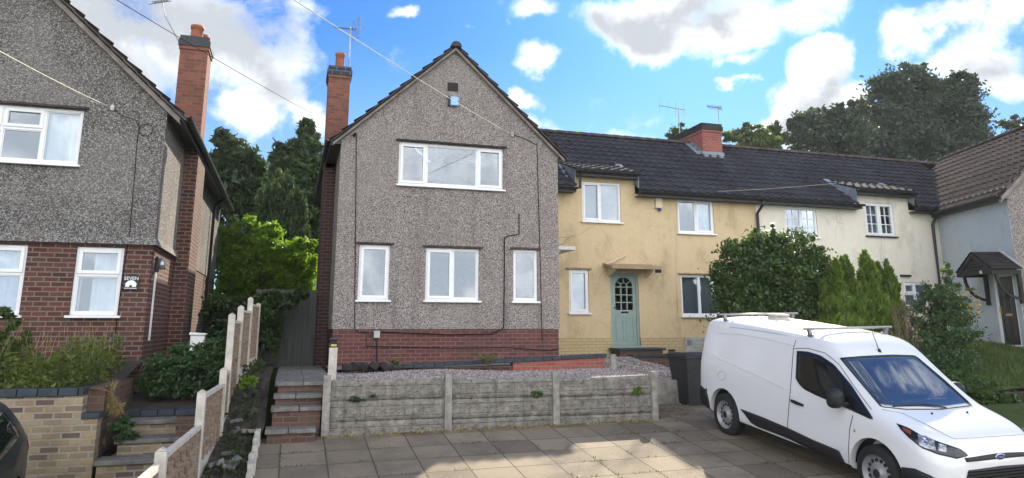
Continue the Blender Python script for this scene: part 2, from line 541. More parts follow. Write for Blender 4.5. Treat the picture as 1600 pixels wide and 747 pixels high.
m, n, out = mat('woven_board')
c = coords(n)
wv = n.noise(c, 20, 4, 0.6)
mp = n.node('ShaderNodeMapping', i_Scale=(2, 2, 40))
n.put(mp.inputs[0], c)
gr = n.noise(mp.outputs[0], 1.0, 4, 0.6)
col = n.ramp(gr, [(0.3, (.16, .115, .085)), (0.7, (.36, .28, .21))])
bsdf(n, out, col, 0.9, gr, 0.004, spec=0.2)
m, n, out = mat('gate_board')
c = coords(n)
mp = n.node('ShaderNodeMapping', i_Scale=(30, 30, 1.2))
n.put(mp.inputs[0], c)
gr = n.noise(mp.outputs[0], 1.0, 5, 0.6)
bsdf(n, out, n.ramp(gr, [(0.3, (.05, .052, .050)), (0.7, (.13, .132, .125))]), 0.85, gr, 0.004, spec=0.2)

m, n, out = mat('turf')
c = coords(n)
f = n.noise(c, 2.5, 6, 0.65)
bsdf(n, out, n.ramp(f, [(0.3, (.035, .055, .02)), (0.6, (.07, .10, .03)), (0.75, (.12, .12, .05))]), 0.95, n.noise(c, 30, 3), 0.03, spec=0.1)

leaf('leaf_dark', (.022, .042, .018), (.065, .105, .032), 0.28)
leaf('leaf_conifer', (.024, .048, .02), (.065, .115, .038), 0.28)
leaf('leaf_cypress', (.05, .10, .02), (.19, .28, .05), 0.42)
leaf('leaf_bright', (.09, .18, .022), (.24, .37, .05), 0.55)
leaf('leaf_laurel', (.03, .062, .02), (.085, .15, .04), 0.3, 0.35)
leaf('leaf_weed', (.05, .085, .022), (.19, .22, .05), 0.4)
leaf('leaf_bramble', (.03, .07, .032), (.10, .17, .065), 0.35)
leaf('leaf_gold', (.62, .36, .02), (.80, .52, .04), 0.4)
leaf('leaf_far_veiled', (.030, .050, .045), (.075, .105, .075), 0.35)  # bluish tint painted in for the lens flare veil over far trees
leaf('leaf_light', (.05, .085, .03), (.13, .18, .05), 0.4)
leaf('grass_blade', (.04, .075, .018), (.13, .18, .05), 0.4)
leaf('straw', (.22, .17, .08), (.42, .34, .18), 0.4)
leaf('twig', (.06, .045, .035), (.15, .11, .09), 0.0)

# ------------------------------------------------------------------ mesh helpers
class MB:
    def __init__(s):
        s.v, s.f = [], []

    def add(s, vs, fs):
        k = len(s.v)
        s.v += [tuple(q) for q in vs]
        s.f += [tuple(i + k for i in q) for q in fs]
        return s

    def quad(s, a, b, c, d):
        return s.add([a, b, c, d], [(0, 1, 2, 3)])

    def box(s, x0, x1, y0, y1, z0, z1):
        v = [(x, y, z) for z in (z0, z1) for y in (y0, y1) for x in (x0, x1)]
        return s.add(v, [(0, 2, 3, 1), (4, 5, 7, 6), (0, 1, 5, 4), (2, 6, 7, 3), (0, 4, 6, 2), (1, 3, 7, 5)])

    def obox(s, mat_, sx, sy, sz):
        """box of that size about the origin of a matrix"""
        v = [mat_ @ Vector((x * sx / 2, y * sy / 2, z * sz / 2)) for z in (-1, 1) for y in (-1, 1) for x in (-1, 1)]
        return s.add(v, [(0, 2, 3, 1), (4, 5, 7, 6), (0, 1, 5, 4), (2, 6, 7, 3), (0, 4, 6, 2), (1, 3, 7, 5)])

    def bar(s, p, q, w, h):
        """square bar from p to q"""
        p, q = Vector(p), Vector(q)
        d = q - p
        rot = d.to_track_quat('X', 'Z').to_matrix().to_4x4()
        return s.obox(Matrix.Translation((p + q) / 2) @ rot, d.length, w, h)

    def prism(s, poly, ext):
        """flat polygon of 3-D points pushed along ext"""
        n = len(poly)
        e = Vector(ext)
        v = [Vector(p) for p in poly] + [Vector(p) + e for p in poly]
        f = [tuple(range(n))[::-1], tuple(range(n, 2 * n))] + [(i, (i + 1) % n, n + (i + 1) % n, n + i) for i in range(n)]
        return s.add(v, f)

    def tube(s, pts, r, seg=6, r2=None):
        pts = [Vector(p) for p in pts]
        n = len(pts)
        vs, fs = [], []
        for i, p in enumerate(pts):
            d = (pts[min(i + 1, n - 1)] - pts[max(i - 1, 0)])
            q = d.to_track_quat('Z', 'Y')
            rr = r if r2 is None else r + (r2 - r) * i / max(1, n - 1)
            for k in range(seg):
                a = 2 * math.pi * k / seg
                vs.append(p + q @ Vector((math.cos(a) * rr, math.sin(a) * rr, 0)))
        for i in range(n - 1):
            for k in range(seg):
                k2 = (k + 1) % seg
                fs.append((i * seg + k, i * seg + k2, (i + 1) * seg + k2, (i + 1) * seg + k))
        fs += [tuple(range(seg))[::-1], tuple(range((n - 1) * seg, n * seg))]
        return s.add(vs, fs)

    def lathe(s, prof, org=(0, 0, 0), axis='Z', seg=20, caps=True):
        o = Vector(org)
        vs, fs = [], []
        for (r, h) in prof:
            for k in range(seg):
                a = 2 * math.pi * k / seg
                c, d = math.cos(a) * r, math.sin(a) * r
                vs.append(o + {'Z': Vector((c, d, h)), 'Y': Vector((c, h, d)), 'X': Vector((h, c, d))}[axis])
        for i in range(len(prof) - 1):
            for k in range(seg):
                k2 = (k + 1) % seg
                fs.append((i * seg + k, i * seg + k2, (i + 1) * seg + k2, (i + 1) * seg + k))
        if caps:
            fs += [tuple(range(seg)), tuple(range((len(prof) - 1) * seg, len(prof) * seg))]
        return s.add(vs, fs)

    def build(s, name, m, parent=None, smooth=False, bevel=0.0):
        me = bpy.data.meshes.new(name)
        me.from_pydata([tuple(p) for p in s.v], [], s.f)
        return link(name, me, m, parent, smooth, bevel)


def link(name, me, m, parent=None, smooth=False, bevel=0.0):
    bm = bmesh.new()
    bm.from_mesh(me)
    bmesh.ops.recalc_face_normals(bm, faces=bm.faces)
    bm.to_mesh(me)
    bm.free()
    if smooth:
        me.shade_smooth()
    o = bpy.data.objects.new(name, me)
    COL.objects.link(o)
    me.materials.append(MATS[m])
    if parent is not None:
        set_parent(o, parent)
    if bevel:
        b = o.modifiers.new('bevel', 'BEVEL')
        b.width = bevel
        b.segments = 2
        b.limit_method = 'ANGLE'
    return o


ORIGIN = {}


def set_parent(o, parent):
    """meshes are written in their thing's frame; a part of a thing standing at loc is written in world metres"""
    o.parent = parent
    top = parent
    while top.parent is not None:
        top = top.parent
    if parent is top and top.name in ORIGIN:
        o.matrix_parent_inverse = Matrix.Translation(-ORIGIN[top.name])


def tag(o, label, cat, group=None, kind=None):
    if label:
        o['label'] = label
    if cat:
        o['category'] = cat
    if group:
        o['group'] = group
    if kind:
        o['kind'] = kind
    return o


def thing(name, label, cat, loc=(0, 0, 0), group=None, rot=None):
    o = bpy.data.objects.new(name, None)
    COL.objects.link(o)
    o.location = loc
    o.empty_display_size = 0.2
    if rot is None:
        ORIGIN[o.name] = Vector(loc)
    else:
        o.rotation_euler = rot
    return tag(o, label, cat, group)


def copy_tree(o, parent=None):
    c = o.copy()
    COL.objects.link(c)
    if parent is not None:
        c.parent = parent
    for ch in list(o.children):
        copy_tree(ch, c)
    return c


def structure(name, mb, m, smooth=False):
    o = mb.build(name, m, None, smooth)
    o['kind'] = 'structure'
    return o


def fast_mesh(name, verts, faces4, m, parent=None, tint=None):
    """many separate quads at once"""
    me = bpy.data.meshes.new(name)
    nv, nf = len(verts), len(faces4)
    me.vertices.add(nv)
    me.vertices.foreach_set('co', np.asarray(verts, np.float32).ravel())
    me.loops.add(nf * 4)
    me.loops.foreach_set('vertex_index', np.asarray(faces4, np.int32).ravel())
    me.polygons.add(nf)
    me.polygons.foreach_set('loop_start', np.arange(nf, dtype=np.int32) * 4)
    me.polygons.foreach_set('loop_total', np.full(nf, 4, np.int32))
    me.update(calc_edges=True)
    if tint is not None:
        a = me.attributes.new('tint', 'FLOAT', 'FACE')
        a.data.foreach_set('value', np.asarray(tint, np.float32))
    me.materials.append(MATS[m])
    o = bpy.data.objects.new(name, me)
    COL.objects.link(o)
    if parent is not None:
        set_parent(o, parent)
    return o


def unit(a):
    return a / np.maximum(np.linalg.norm(a, axis=1, keepdims=True), 1e-9)


def leaves(name, P_, size, rng, m, parent=None, axis=None, spread=1.0, aspect=0.5):
    """one small pointed face per leaf; axis = the way the leaves point, spread = how far they stray from it"""
    N = len(P_)
    a = rng.normal(size=(N, 3)) * spread
    if axis is not None:
        a = a + axis
    a = unit(a)
    b = unit(np.cross(a, rng.normal(size=(N, 3))))
    s = (size * rng.uniform(0.6, 1.4, N))[:, None]
    n = np.cross(a, b)
    V = np.stack([P_ - a * s, P_ + b * s * aspect - n * s * .12, P_ + a * s, P_ - b * s * aspect - n * s * .12], 1).reshape(-1, 3)
    Fc = np.arange(N * 4).reshape(N, 4)
    return fast_mesh(name, V, Fc, m, parent, rng.uniform(0, 1, N))


def clump_points(clumps, n, rng, inner=0.45):
    """points in a set of ellipsoids (x, y, z, rx, ry, rz), thicker towards their skins, with holes"""
    c = np.array(clumps, float)
    w = (c[:, 3] * c[:, 4] * c[:, 5]) ** 0.7
    k = max(3 * len(c), int(n / 55))
    idx = rng.choice(len(c), k, p=w / w.sum())
    d = unit(rng.normal(size=(k, 3)))
    r = rng.uniform(inner, 1.12, k) ** 0.6
    centre = c[idx, :3] + d * r[:, None] * c[idx, 3:]
    size = c[idx, 3:] * rng.uniform(.16, .42, k)[:, None]
    j = rng.choice(k, n, p=None)
    e = rng.normal(size=(n, 3)) * .62
    e[:, 2] *= .75
    return centre[j] + e * size[j], d[j]


def bushy(cx, cy, z0, rx, ry, h, k, rng, small=0.35):
    """k clumps that make one uneven crown"""
    out = []
    for i in range(k):
        a = rng.uniform(0, 2 * math.pi)
        zz = rng.uniform(0.12, 0.88)
        rad = math.sqrt(max(0.05, 1 - (2 * zz - 0.9) ** 2)) * rng.uniform(0.25, 0.72)
        s = rng.uniform(small * 0.7, small * 1.25)
        out.append((cx + math.cos(a) * rx * rad, cy + math.sin(a) * ry * rad, z0 + h * zz, rx * s, ry * s, h * s * 0.62))
    return out


def branches(mb, base, tips, r, rng):
    for tp in tips:
        b = Vector(base)
        e = Vector(tp)
        mid = b.lerp(e, 0.5) + Vector((rng.normal() * .08, rng.normal() * .08, 0.1)) * (e - b).length
        mb.tube([b, mid, e], r, 5, r * 0.25)


# ------------------------------------------------------------------ building pieces
def wall_with_openings(xs0, xs1, z0, top, holes, Y, depth=0.13, peak=None, steps=()):
    """a wall facing the camera with real openings; top is a height or a function of x (gable)"""
    f = top if callable(top) else (lambda x: top)
    xs = sorted({xs0, xs1, *([peak] if peak else []), *steps, *[h[0] for h in holes], *[h[1] for h in holes]})
    mb = MB()
    for a, b in zip(xs, xs[1:]):
        mid = (a + b) / 2
        zs = z0
        for h in sorted([h for h in holes if h[0] < mid < h[1]], key=lambda h: h[2]):
            if h[2] > zs:
                mb.quad((a, Y, zs), (b, Y, zs), (b, Y, h[2]), (a, Y, h[2]))
            zs = h[3]
        e_ = 1e-4 if steps else 0
        mb.quad((a, Y, zs), (b, Y, zs), (b, Y, f(b - e_)), (a, Y, f(a + e_)))
    for (a, b, c, d) in holes:
        e = Y + depth
        mb.quad((a, Y, c), (a, e, c), (a, e, d), (a, Y, d))
        mb.quad((b, Y, c), (b, Y, d), (b, e, d), (b, e, c))
        mb.quad((a, Y, d), (a, e, d), (b, e, d), (b, Y, d))
        mb.quad((a, Y, c), (b, Y, c), (b, e, c), (a, e, c))
    return mb


def frame_ring(mb, x0, x1, z0, z1, y0, y1, w):
    mb.box(x0, x0 + w, y0, y1, z0, z1)
    mb.box(x1 - w, x1, y0, y1, z0, z1)
    mb.box(x0 + w, x1 - w, y0, y1, z1 - w, z1)
    mb.box(x0 + w, x1 - w, y0, y1, z0, z0 + w)


def window(house, x0, x1, z0, z1, Y, lights, inside='blind', bars=None, sill='upvc', drip=None, split=None, pane_m='pane', frame_m='upvc'):
    """a window in the wall plane Y. lights = [(from, to, opening)] in fractions of the width;
    bars=(columns, rows) glazing bars; split = height fraction of a transom"""
    mb = MB()
    fw = 0.055
    yo = Y + 0.035
    frame_ring(mb, x0, x1, z0, z1, yo, yo + 0.07, fw)
    Wd = x1 - x0 - 2 * fw
    panes = []
    for i, (a, b, op) in enumerate(lights):
        xa, xb = x0 + fw + a * Wd, x0 + fw + b * Wd
        if i:
            mb.box(xa - 0.028, xa + 0.028, yo + .001, yo + 0.068, z0 + fw, z1 - fw)
            xa += 0.028
        if i < len(lights) - 1:
            xb -= 0.028
        zz = [(z0 + fw, z1 - fw)]
        if split and op != 'plain':
            zm = z0 + fw + split * (z1 - z0 - 2 * fw)
            mb.box(xa, xb, yo + .001, yo + 0.068, zm - .03, zm + .03)
            zz = [(z0 + fw, zm - .03), (zm + .03, z1 - fw)]
        for j, (za, zb) in enumerate(zz):
            if op is True or (op == 'top' and j == len(zz) - 1):
                frame_ring(mb, xa - .012, xb + .012, za - .012, zb + .012, yo - 0.018, yo + 0.05, 0.058)
                xa_, xb_, za_, zb_ = xa + .046, xb - .046, za + .046, zb - .046
            else:
                mb_in = 0.018
                frame_ring(mb, xa, xb, za, zb, yo + 0.012, yo + 0.06, mb_in)
                xa_, xb_, za_, zb_ = xa + mb_in, xb - mb_in, za + mb_in, zb - mb_in
            panes.append((xa_, xb_, za_, zb_))
            if bars:
                for c_ in range(1, bars[0]):
                    q = xa_ + (xb_ - xa_) * c_ / bars[0]
                    mb.box(q - .013, q + .013, yo + .014, yo + .045, za_, zb_)
                for r_ in range(1, bars[1]):
                    q = za_ + (zb_ - za_) * r_ / bars[1]
                    mb.box(xa_, xb_, yo + .0155, yo + .0435, q - .013, q + .013)
    w = mb.build('window', frame_m, house, bevel=0.006)
    for (a, b, c_, d) in panes:
        MB().box(a, b, yo + .030, yo + .036, c_, d).build('pane', pane_m, w)
    if sill:
        MB().box(x0 - .05, x1 + .05, Y - .075, Y + .05, z0 - .045, z0 - .002).build('sill', sill, w, bevel=0.006)
    if drip:
        mbd = MB()
        k = max(4, int((x1 - x0 + .16) / .16))
        for i in range(k):
            xx = x0 - .08 + (x1 - x0 + .16) * i / k
            mbd.box(xx + .003, xx + (x1 - x0 + .16) / k - .003, Y - .065, Y + .02, z1 + .012 + .004 * (i % 2), z1 + .052 + .004 * (i % 2))
        mbd.build('drip_course', drip, w)
    yb = Y + 0.19
    if inside == 'blind':
        mbb = MB()
        for i in range(int((z1 - z0) / .05)):
            zc = z0 + .03 + i * .05
            mbb.quad((x0, yb, zc), (x1, yb, zc), (x1, yb + .02, zc + .046), (x0, yb + .02, zc + .046))
        mbb.build('blind', 'blind_grey', w)
    elif inside in ('curtains', 'wide', 'left_curtain', 'right_curtain', 'full', 'blue'):
        spans = {'wide': [(0, .12), (.34, 1)], 'curtains': [(.2, .32), (.66, 1)], 'left_curtain': [(0, .5)], 'right_curtain': [(.5, 1)], 'full': [(0, 1)], 'blue': [(0, 1)]}[inside]
        for (a, b) in spans:
            xa, xb = x0 + (x1 - x0) * a, x0 + (x1 - x0) * b
            k = max(6, int((xb - xa) / .018))
            vs, fs = [], []
            for i in range(k + 1):
                xx = xa + (xb - xa) * i / k
                yy = yb + .03 * math.sin(i * .85) + .012 * math.sin(i * 2.3)
                vs += [(xx, yy, z0 - .1), (xx + .01, yy, z1 + .05)]
                if i:
                    j = 2 * i
                    fs.append((j - 2, j, j + 1, j - 1))
            MB().add(vs, fs).build('curtain', 'curtain_blue' if inside == 'blue' else 'curtain_white', w, smooth=True)
    return w


def tile_slope(p0, along, up, width, length, course=0.34, roll=0.30, lift=0.045, hump=0.042, cl=None, phase=0.0, seg=8):
    """interlocking roof tiles as real geometry: p0 lower left corner, courses climb along `up`"""
    p0, A, U = Vector(p0), Vector(along).normalized(), Vector(up).normalized()
    Nn = A.cross(U).normalized()
    if Nn.z < 0:
        Nn = -Nn
    nc = max(1, round(length / (cl or course)))
    cl = cl or length / nc
    nx = max(2, int(round(width / roll * seg)))
    xs = [width * i / nx for i in range(nx + 1)]
    prof = [hump * max(0.0, math.cos(2 * math.pi * (x + phase) / roll)) ** 0.8 for x in xs]
    mb = MB()
    for k in range(nc):
        vs, fs = [], []
        s0, s1 = k * cl, (k + 1) * cl + 0.02
        jit = 0.004 * math.sin(k * 12.9)
        for x, pr in zip(xs, prof):
            tj = 0.004 * math.sin(k * 78.2 + math.floor(x / roll) * 37.7)
            b = p0 + A * x
            vs += [b + U * s0 + Nn * (pr * 0.6 - 0.01), b + U * (s0 + jit) + Nn * (lift + pr + tj), b + U * s1 + Nn * (pr * .9 - 0.002)]
        for i in range(nx):
            j = 3 * i
            fs += [(j, j + 3, j + 4, j + 1), (j + 1, j + 4, j + 5, j + 2)]
        mb.add(vs, fs)
    return mb


def ridge_tiles(mb, p, q, r=0.11, step=0.42):
    p, q = Vector(p), Vector(q)
    L = (q - p).length
    n = max(1, round(L / step))
    d = (q - p) / n
    for i in range(n):
        a, b = p + d * i, p + d * (i + 0.985)
        e = 0.012 * (i % 2)
        side = d.normalized().cross(Vector((0, 0, 1))).normalized()
        vs, fs = [], []
        for e_, pt in enumerate((a, b)):
            for k in range(7):
                an = math.pi * k / 6
                rr = r + (0.012 if e_ == 0 else 0)
                vs.append(pt + side * math.cos(an) * rr + Vector((0, 0, math.sin(an) * rr - .03)))
        for k in range(6):
            fs.append((k, k + 1, 8 + k, 7 + k))
        fs.append(tuple(range(7)))
        mb.add(vs, fs)
    return mb


def gutter(p, q, r=0.06, seg=8):
    """half-round gutter from p to q"""
    p, q = Vector(p), Vector(q)
    side = (q - p).normalized().cross(Vector((0, 0, 1))).normalized()
    vs, fs = [], []
    for pt in (p, q):
        for k in range(seg + 1):
            a = math.pi + math.pi * k / seg
            vs.append(pt + side * math.cos(a) * r + Vector((0, 0, math.sin(a) * r)))
        for k in range(seg + 1):
            a = 2 * math.pi - math.pi * k / seg
            vs.append(pt + side * math.cos(a) * (r - .01) + Vector((0, 0, math.sin(a) * (r - .01))))
    n = 2 * seg + 2
    for k in range(n):
        fs.append((k, (k + 1) % n, n + (k + 1) % n, n + k))
    fs += [tuple(range(n)), tuple(range(n, 2 * n))]
    return MB().add(vs, fs)


def chimney(house, x0, x1, y0, y1, z0, z1, pots, m='brick_chimney', cap='fascia_dark', rows=3):
    mb = MB()
    mb.box(x0, x1, y0, y1, z0, z1 - .32)
    mb.box(x0 - .025, x1 + .025, y0 - .025, y1 + .025, z1 - .32, z1 - .24)
    c_ = mb.build('chimney', m, house)
    top = MB()
    top.box(x0 - .045, x1 + .045, y0 - .045, y1 + .045, z1 - .24, z1 - .10)
    top.box(x0 - .02, x1 + .02, y0 - .02, y1 + .02, z1 - .10, z1)
    top.build('chimney_cap', 'brick_blue' if cap == 'blue' else cap, c_)
    for (px, py, hgt, r) in pots:
        MB().lathe([(r * 1.08, -.02), (r, .06), (r * .9, hgt - .08), (r * 1.05, hgt - .07), (r * 1.05, hgt), (r * .8, hgt), (r * .75, hgt - .2)], (px, py, z1), seg=18).build('chimney_pot', 'terracotta', c_, True)
    return c_


def lettering(txt, name, m, parent, loc, size, rot=(R(90), 0, 0), depth=0.004, align='CENTER'):
    cu = bpy.data.curves.new(name, 'FONT')
    cu.body = txt
    cu.size = size
    cu.extrude = depth
    cu.align_x = align
    cu.align_y = 'CENTER'
    tmp = bpy.data.objects.new('tmp', cu)
    COL.objects.link(tmp)
    dg = bpy.context.evaluated_depsgraph_get()
    me = bpy.data.meshes.new_from_object(tmp.evaluated_get(dg))
    bpy.data.objects.remove(tmp, do_unlink=True)
    bpy.data.curves.remove(cu)
    me.transform(Matrix.Translation(loc) @ Euler(rot).to_matrix().to_4x4())
    me.materials.clear()
    me.materials.append(MATS[m])
    o = bpy.data.objects.new(name, me)
    COL.objects.link(o)
    set_parent(o, parent)
    return o


# ------------------------------------------------------------------ ground
def drive_z(x, y):
    return -1.6 + 0.115 * (y - 11.6) + 0.008 * (x - 3)


mb = MB()
ys = [-150, -3, 3, 6, 8, 10, 11.6, 12.2, 14, 17, 30, 60, 400]
def ground_z(x, y):
    if y <= 11.6:
        z = max(-3.3, drive_z(max(-3, min(x, 14)), y) - 0.05)
    elif y < 17:
        z = -1.85 + max(0, y - 13.9) / 3.1 * 0.8
    else:
        z = -1.0
    if x < -1.0 and y < 12.5:
        z -= 0.30
    return z
gx = [-300, -30, -8, -3, -1.05, -0.95, 3, 9, 12, 16, 40, 400]
vs = [(x, y, ground_z(x, y)) for y in ys for x in gx]
nx = len(gx)
fs = [(j * nx + i, j * nx + i + 1, (j + 1) * nx + i + 1, (j + 1) * nx + i) for j in range(len(ys) - 1) for i in range(nx - 1)]
structure('ground', mb.add(vs, fs), 'turf')

mb = MB()
mb.quad((-0.33, 2.0, drive_z(-.33, 2)), (10.4, 2.0, drive_z(10.4, 2)), (10.4, 11.62, drive_z(10.4, 11.62)), (-0.33, 11.62, drive_z(-.33, 11.62)))
mb.quad((6.3, 11.62, drive_z(6.3, 11.62)), (10.4, 11.62, drive_z(10.4, 11.62)), (10.4, 13.6, -1.5), (6.3, 13.6, -1.5))
structure('driveway', mb, 'flagstones')

# ------------------------------------------------------------------ thin volume added to stand in for the veil of lens flare
m, n, out = mat('flare_veil_air')
pv = n.node('ShaderNodeVolumePrincipled')
pv.inputs['Color'].default_value = (.86, .92, 1.0, 1)
pv.inputs['Density'].default_value = 0.0003
pv.inputs['Anisotropy'].default_value = 0.35
n.l.new(pv.outputs[0], out.inputs['Volume'])
hz = MB().box(-90, 110, -40, 110, -4.4, 16.0).build('flare_veil', 'flare_veil_air')
hz['kind'] = 'stuff'
hz['label'] = 'thin pale volume added for the veil of lens flare over the houses and far trees'

# ================================================================== the middle house (pebbledashed gable)
YM, MX0, MX1, MXC, MAP = 16.0, 0.88, 6.10, 3.47, 6.66
mh = thing('semi_house', 'grey and pink pebbledashed house with a big front gable above a maroon brick base', 'house', (3.47, 16, -0.85))
gab = lambda x: MAP - 0.10 - abs(x - MXC) * 0.935
WIN_M = {k: (at(*a, YM), at(*b, YM)) for k, a, b in (
    ('up', (624, 221), (786, 297)), ('l', (562, 382), (607, 469)), ('c', (666, 387), (748, 470)), ('r', (802, 390), (840, 471)))}
holes = [(a.x, b.x, b.z, a.z) for a, b in WIN_M.values()]
wall = wall_with_openings(MX0, MX1, -0.06, gab, holes, YM, peak=MXC)
wall.quad((MX0, YM, -0.06), (MX0, 17.7, -0.06), (MX0, 17.7, 4.2), (MX0, YM, 4.2))
wall.quad((MX1, YM, -0.06), (MX1, YM, 4.2), (MX1, 24, 4.2), (MX1, 24, -0.06))
wall.quad((MX0, YM, -0.06), (MX1, YM, -0.06), (MX1, YM + .03, -0.06), (MX0, YM + .03, -0.06))
wall.build('wall', 'pebbledash_main', mh)
pl = MB()
pl.box(MX0 + .025, MX1 - .02, YM + .025, YM + .25, -1.0, -0.063)
pl.box(MX0 + .025, MX0 + .24, YM + .25, 17.7, -1.0, -0.063)
pl.build('plinth', 'brick_plinth', mh)
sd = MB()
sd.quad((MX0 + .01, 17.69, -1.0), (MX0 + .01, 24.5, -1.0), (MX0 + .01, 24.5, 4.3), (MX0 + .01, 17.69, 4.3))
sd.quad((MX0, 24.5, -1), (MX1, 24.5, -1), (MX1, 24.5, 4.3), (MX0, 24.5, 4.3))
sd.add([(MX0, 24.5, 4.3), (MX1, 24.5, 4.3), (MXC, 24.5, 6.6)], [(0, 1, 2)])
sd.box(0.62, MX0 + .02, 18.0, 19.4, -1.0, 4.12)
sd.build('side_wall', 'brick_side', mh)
up = Vector((1, 0, 0.93)).normalized()
LEN = 2.80 / up.x
rl = tile_slope((MXC - 2.80, 15.86, MAP - 2.80 * .93 - .01), (0, 1, 0), up, 8.6, LEN)
rr = tile_slope((MXC + 2.80, 15.86, MAP - 2.80 * .93 - .01), (0, 1, 0), Vector((-up.x, 0, up.z)), 8.6, LEN)
rl.v += []
rl.add(rr.v, rr.f)
roof = rl.build('roof', 'tiles_dark', mh)
ridge_tiles(MB(), (MXC, 15.83, MAP + .01), (MXC, 24.4, MAP + .01), 0.12).build('ridge', 'tiles_brown', roof, True)
vg = MB()
for s in (-1, 1):
    vg.prism([(MXC, 15.90, MAP - .03), (MXC + s * 2.78, 15.90, MAP - .03 - 2.78 * .93), (MXC + s * 2.78, 15.90, MAP - .10 - 2.78 * .93), (MXC, 15.90, MAP - .10)], (0, .14, 0))
vg.build('verge', 'mortar_verge', mh)
for s in (-1, 1):
    vt = MB()
    for i in range(12):
        x = MXC + s * (0.12 + i * .225)
        z = MAP + .005 - (0.12 + i * .225) * .93
        vt.bar((x, 15.90, z), (x + s * .235, 15.90, z - .235 * .93 + .018), .14, .022)
    vt.build('verge_tiles', 'tiles_brown', mh)
ev = MB()
ev.box(0.66, MX0, 15.93, 18.0, 4.02, 4.16)
ev.box(0.64, 0.665, 15.93, 24.4, 3.98, 4.16)
ev.box(0.66, MX0, 19.4, 24.4, 4.02, 4.05)
ev.box(MX1, 6.27, 15.95, 18.4, 4.02, 4.15)
ev.build('soffit', 'fascia_dark', mh)
g = gutter((0.585, 15.9, 4.12), (0.585, 24.4, 4.12))
g.tube([(0.62, 24.2, 4.06), (0.8, 24.2, 3.8), (0.82, 24.2, -.9)], 0.04)
g.build('gutter', 'black_plastic', mh)
gutter((6.33, 15.95, 4.12), (6.33, 18.3, 4.12)).build('gutter', 'black_plastic', mh)
window(mh, *[q for a, b in [WIN_M['up']] for q in (a.x, b.x, b.z, a.z)], YM, [(0, .245, True), (.245, .76, False), (.76, 1, True)], inside=None, drip='dark_wood')
window(mh, *[q for a, b in [WIN_M['l']] for q in (a.x, b.x, b.z, a.z)], YM, [(0, 1, True)], inside=None, drip='tiles_brown')
wc = window(mh, *[q for a, b in [WIN_M['c']] for q in (a.x, b.x, b.z, a.z)], YM, [(0, .5, True), (.5, 1, False)], inside=None, drip='tiles_brown')
window(mh, *[q for a, b in [WIN_M['r']] for q in (a.x, b.x, b.z, a.z)], YM, [(0, 1, False)], inside=None, drip='tiles_brown')
# the rooms behind the panes: pale back walls, floors between the storeys
rm = MB()
rm.quad((MX0 + .1, 19.6, -0.4), (MX1 - .1, 19.6, -0.4), (MX1 - .1, 19.6, 4.6), (MX0 + .1, 19.6, 4.6))
rm.box(MX0 + .1, MX1 - .1, 16.2, 19.6, 2.1, 2.3)
rm.box(MX0 + .1, MX1 - .1, 16.2, 19.6, -0.5, -0.3)
rm.box(2.65, 2.75, 16.3, 19.6, -.3, 2.1)
rm.box(4.65, 4.75, 16.3, 19.6, -.3, 2.1)
rm.build('room', 'room_wall', mh)
chimney(mh, 0.60, 1.14, 18.0, 18.75, 3.9, 6.62, [(0.87, 18.3, .46, .12)], cap='blue')
vent = MB()
va, vb = at(700, 129, YM), at(715, 143, YM)
for i in range(4):
    z = vb.z + (va.z - vb.z) * (i + .5) / 4
    vent.box(va.x, vb.x, YM - .012, YM + .02, z - .022, z + .022)
vent.box(va.x - .01, vb.x + .01, YM - .004, YM + .03, vb.z - .01, va.z + .01)
vent.build('air_vent', 'dark_wood', mh)
va, vb = at(703, 152, YM), at(715, 167, YM)
ab = MB().box(va.x - .05, va.x, YM - .07, YM, vb.z - .01, va.z).build('alarm_box', 'black_plastic', mh, bevel=.01)
MB().box(va.x + .003, vb.x, YM - .10, YM, vb.z, va.z).build('alarm_cover', 'blue_box', ab, bevel=.02)
cb = MB()
def run(pts, Y=YM - .012, r=.011):
    cb.tube([at(u, v, Y) for u, v in pts], r, 5)
run([(557, 208), (556, 300), (554, 514)], r=.008)
run([(554, 514), (560, 519), (586, 521), (594, 517)], r=.008)
run([(839, 224), (841, 300), (845, 440), (847, 534)], r=.008)
run([(811, 334), (811, 366), (792, 369), (788, 372), (788, 430), (787, 512), (770, 522), (700, 523), (596, 519)], r=.012)
run([(572, 528), (572, 541), (700, 544), (790, 543), (860, 548), (874, 544)], r=.009)
run([(798, 209), (818, 216), (838, 226)], r=.008)
cb.build('cable', 'cable_black', mh)
va, vb = at(584, 517, YM), at(593, 528, YM)
bx = MB().box(va.x, vb.x, YM - .06, YM + .02, vb.z, va.z)
bx.build('junction_box', 'meter_grey', mh, bevel=.008)
MB().tube([at(589, 528, YM - .02), at(589, 566, YM - .02)], .018).build('conduit', 'black_plastic', mh)
MB().tube([at(555, 209, YM - .02), at(553, 212, YM - .1)], .035, 8).build('floodlight', 'black_plastic', mh)
# side-door canopy seen past the right corner
cn = MB()
cn.box(MX1 + .01, 6.95, 17.0, 18.2, 1.93, 2.02)
cn.prism([(MX1 + .01, 17.1, 1.925), (6.6, 17.1, 1.925), (6.45, 17.1, 1.80), (MX1 + .01, 17.1, 1.62)], (0, .08, 0))
cn.build('canopy', 'upvc_grimy', mh)
MB().lathe([(.0, -.06), (.08, -.06), (.08, .06), (.0, .06)], (6.3, 17.3, 1.32), 'Y').build('wall_lamp', 'white_plastic', mh)

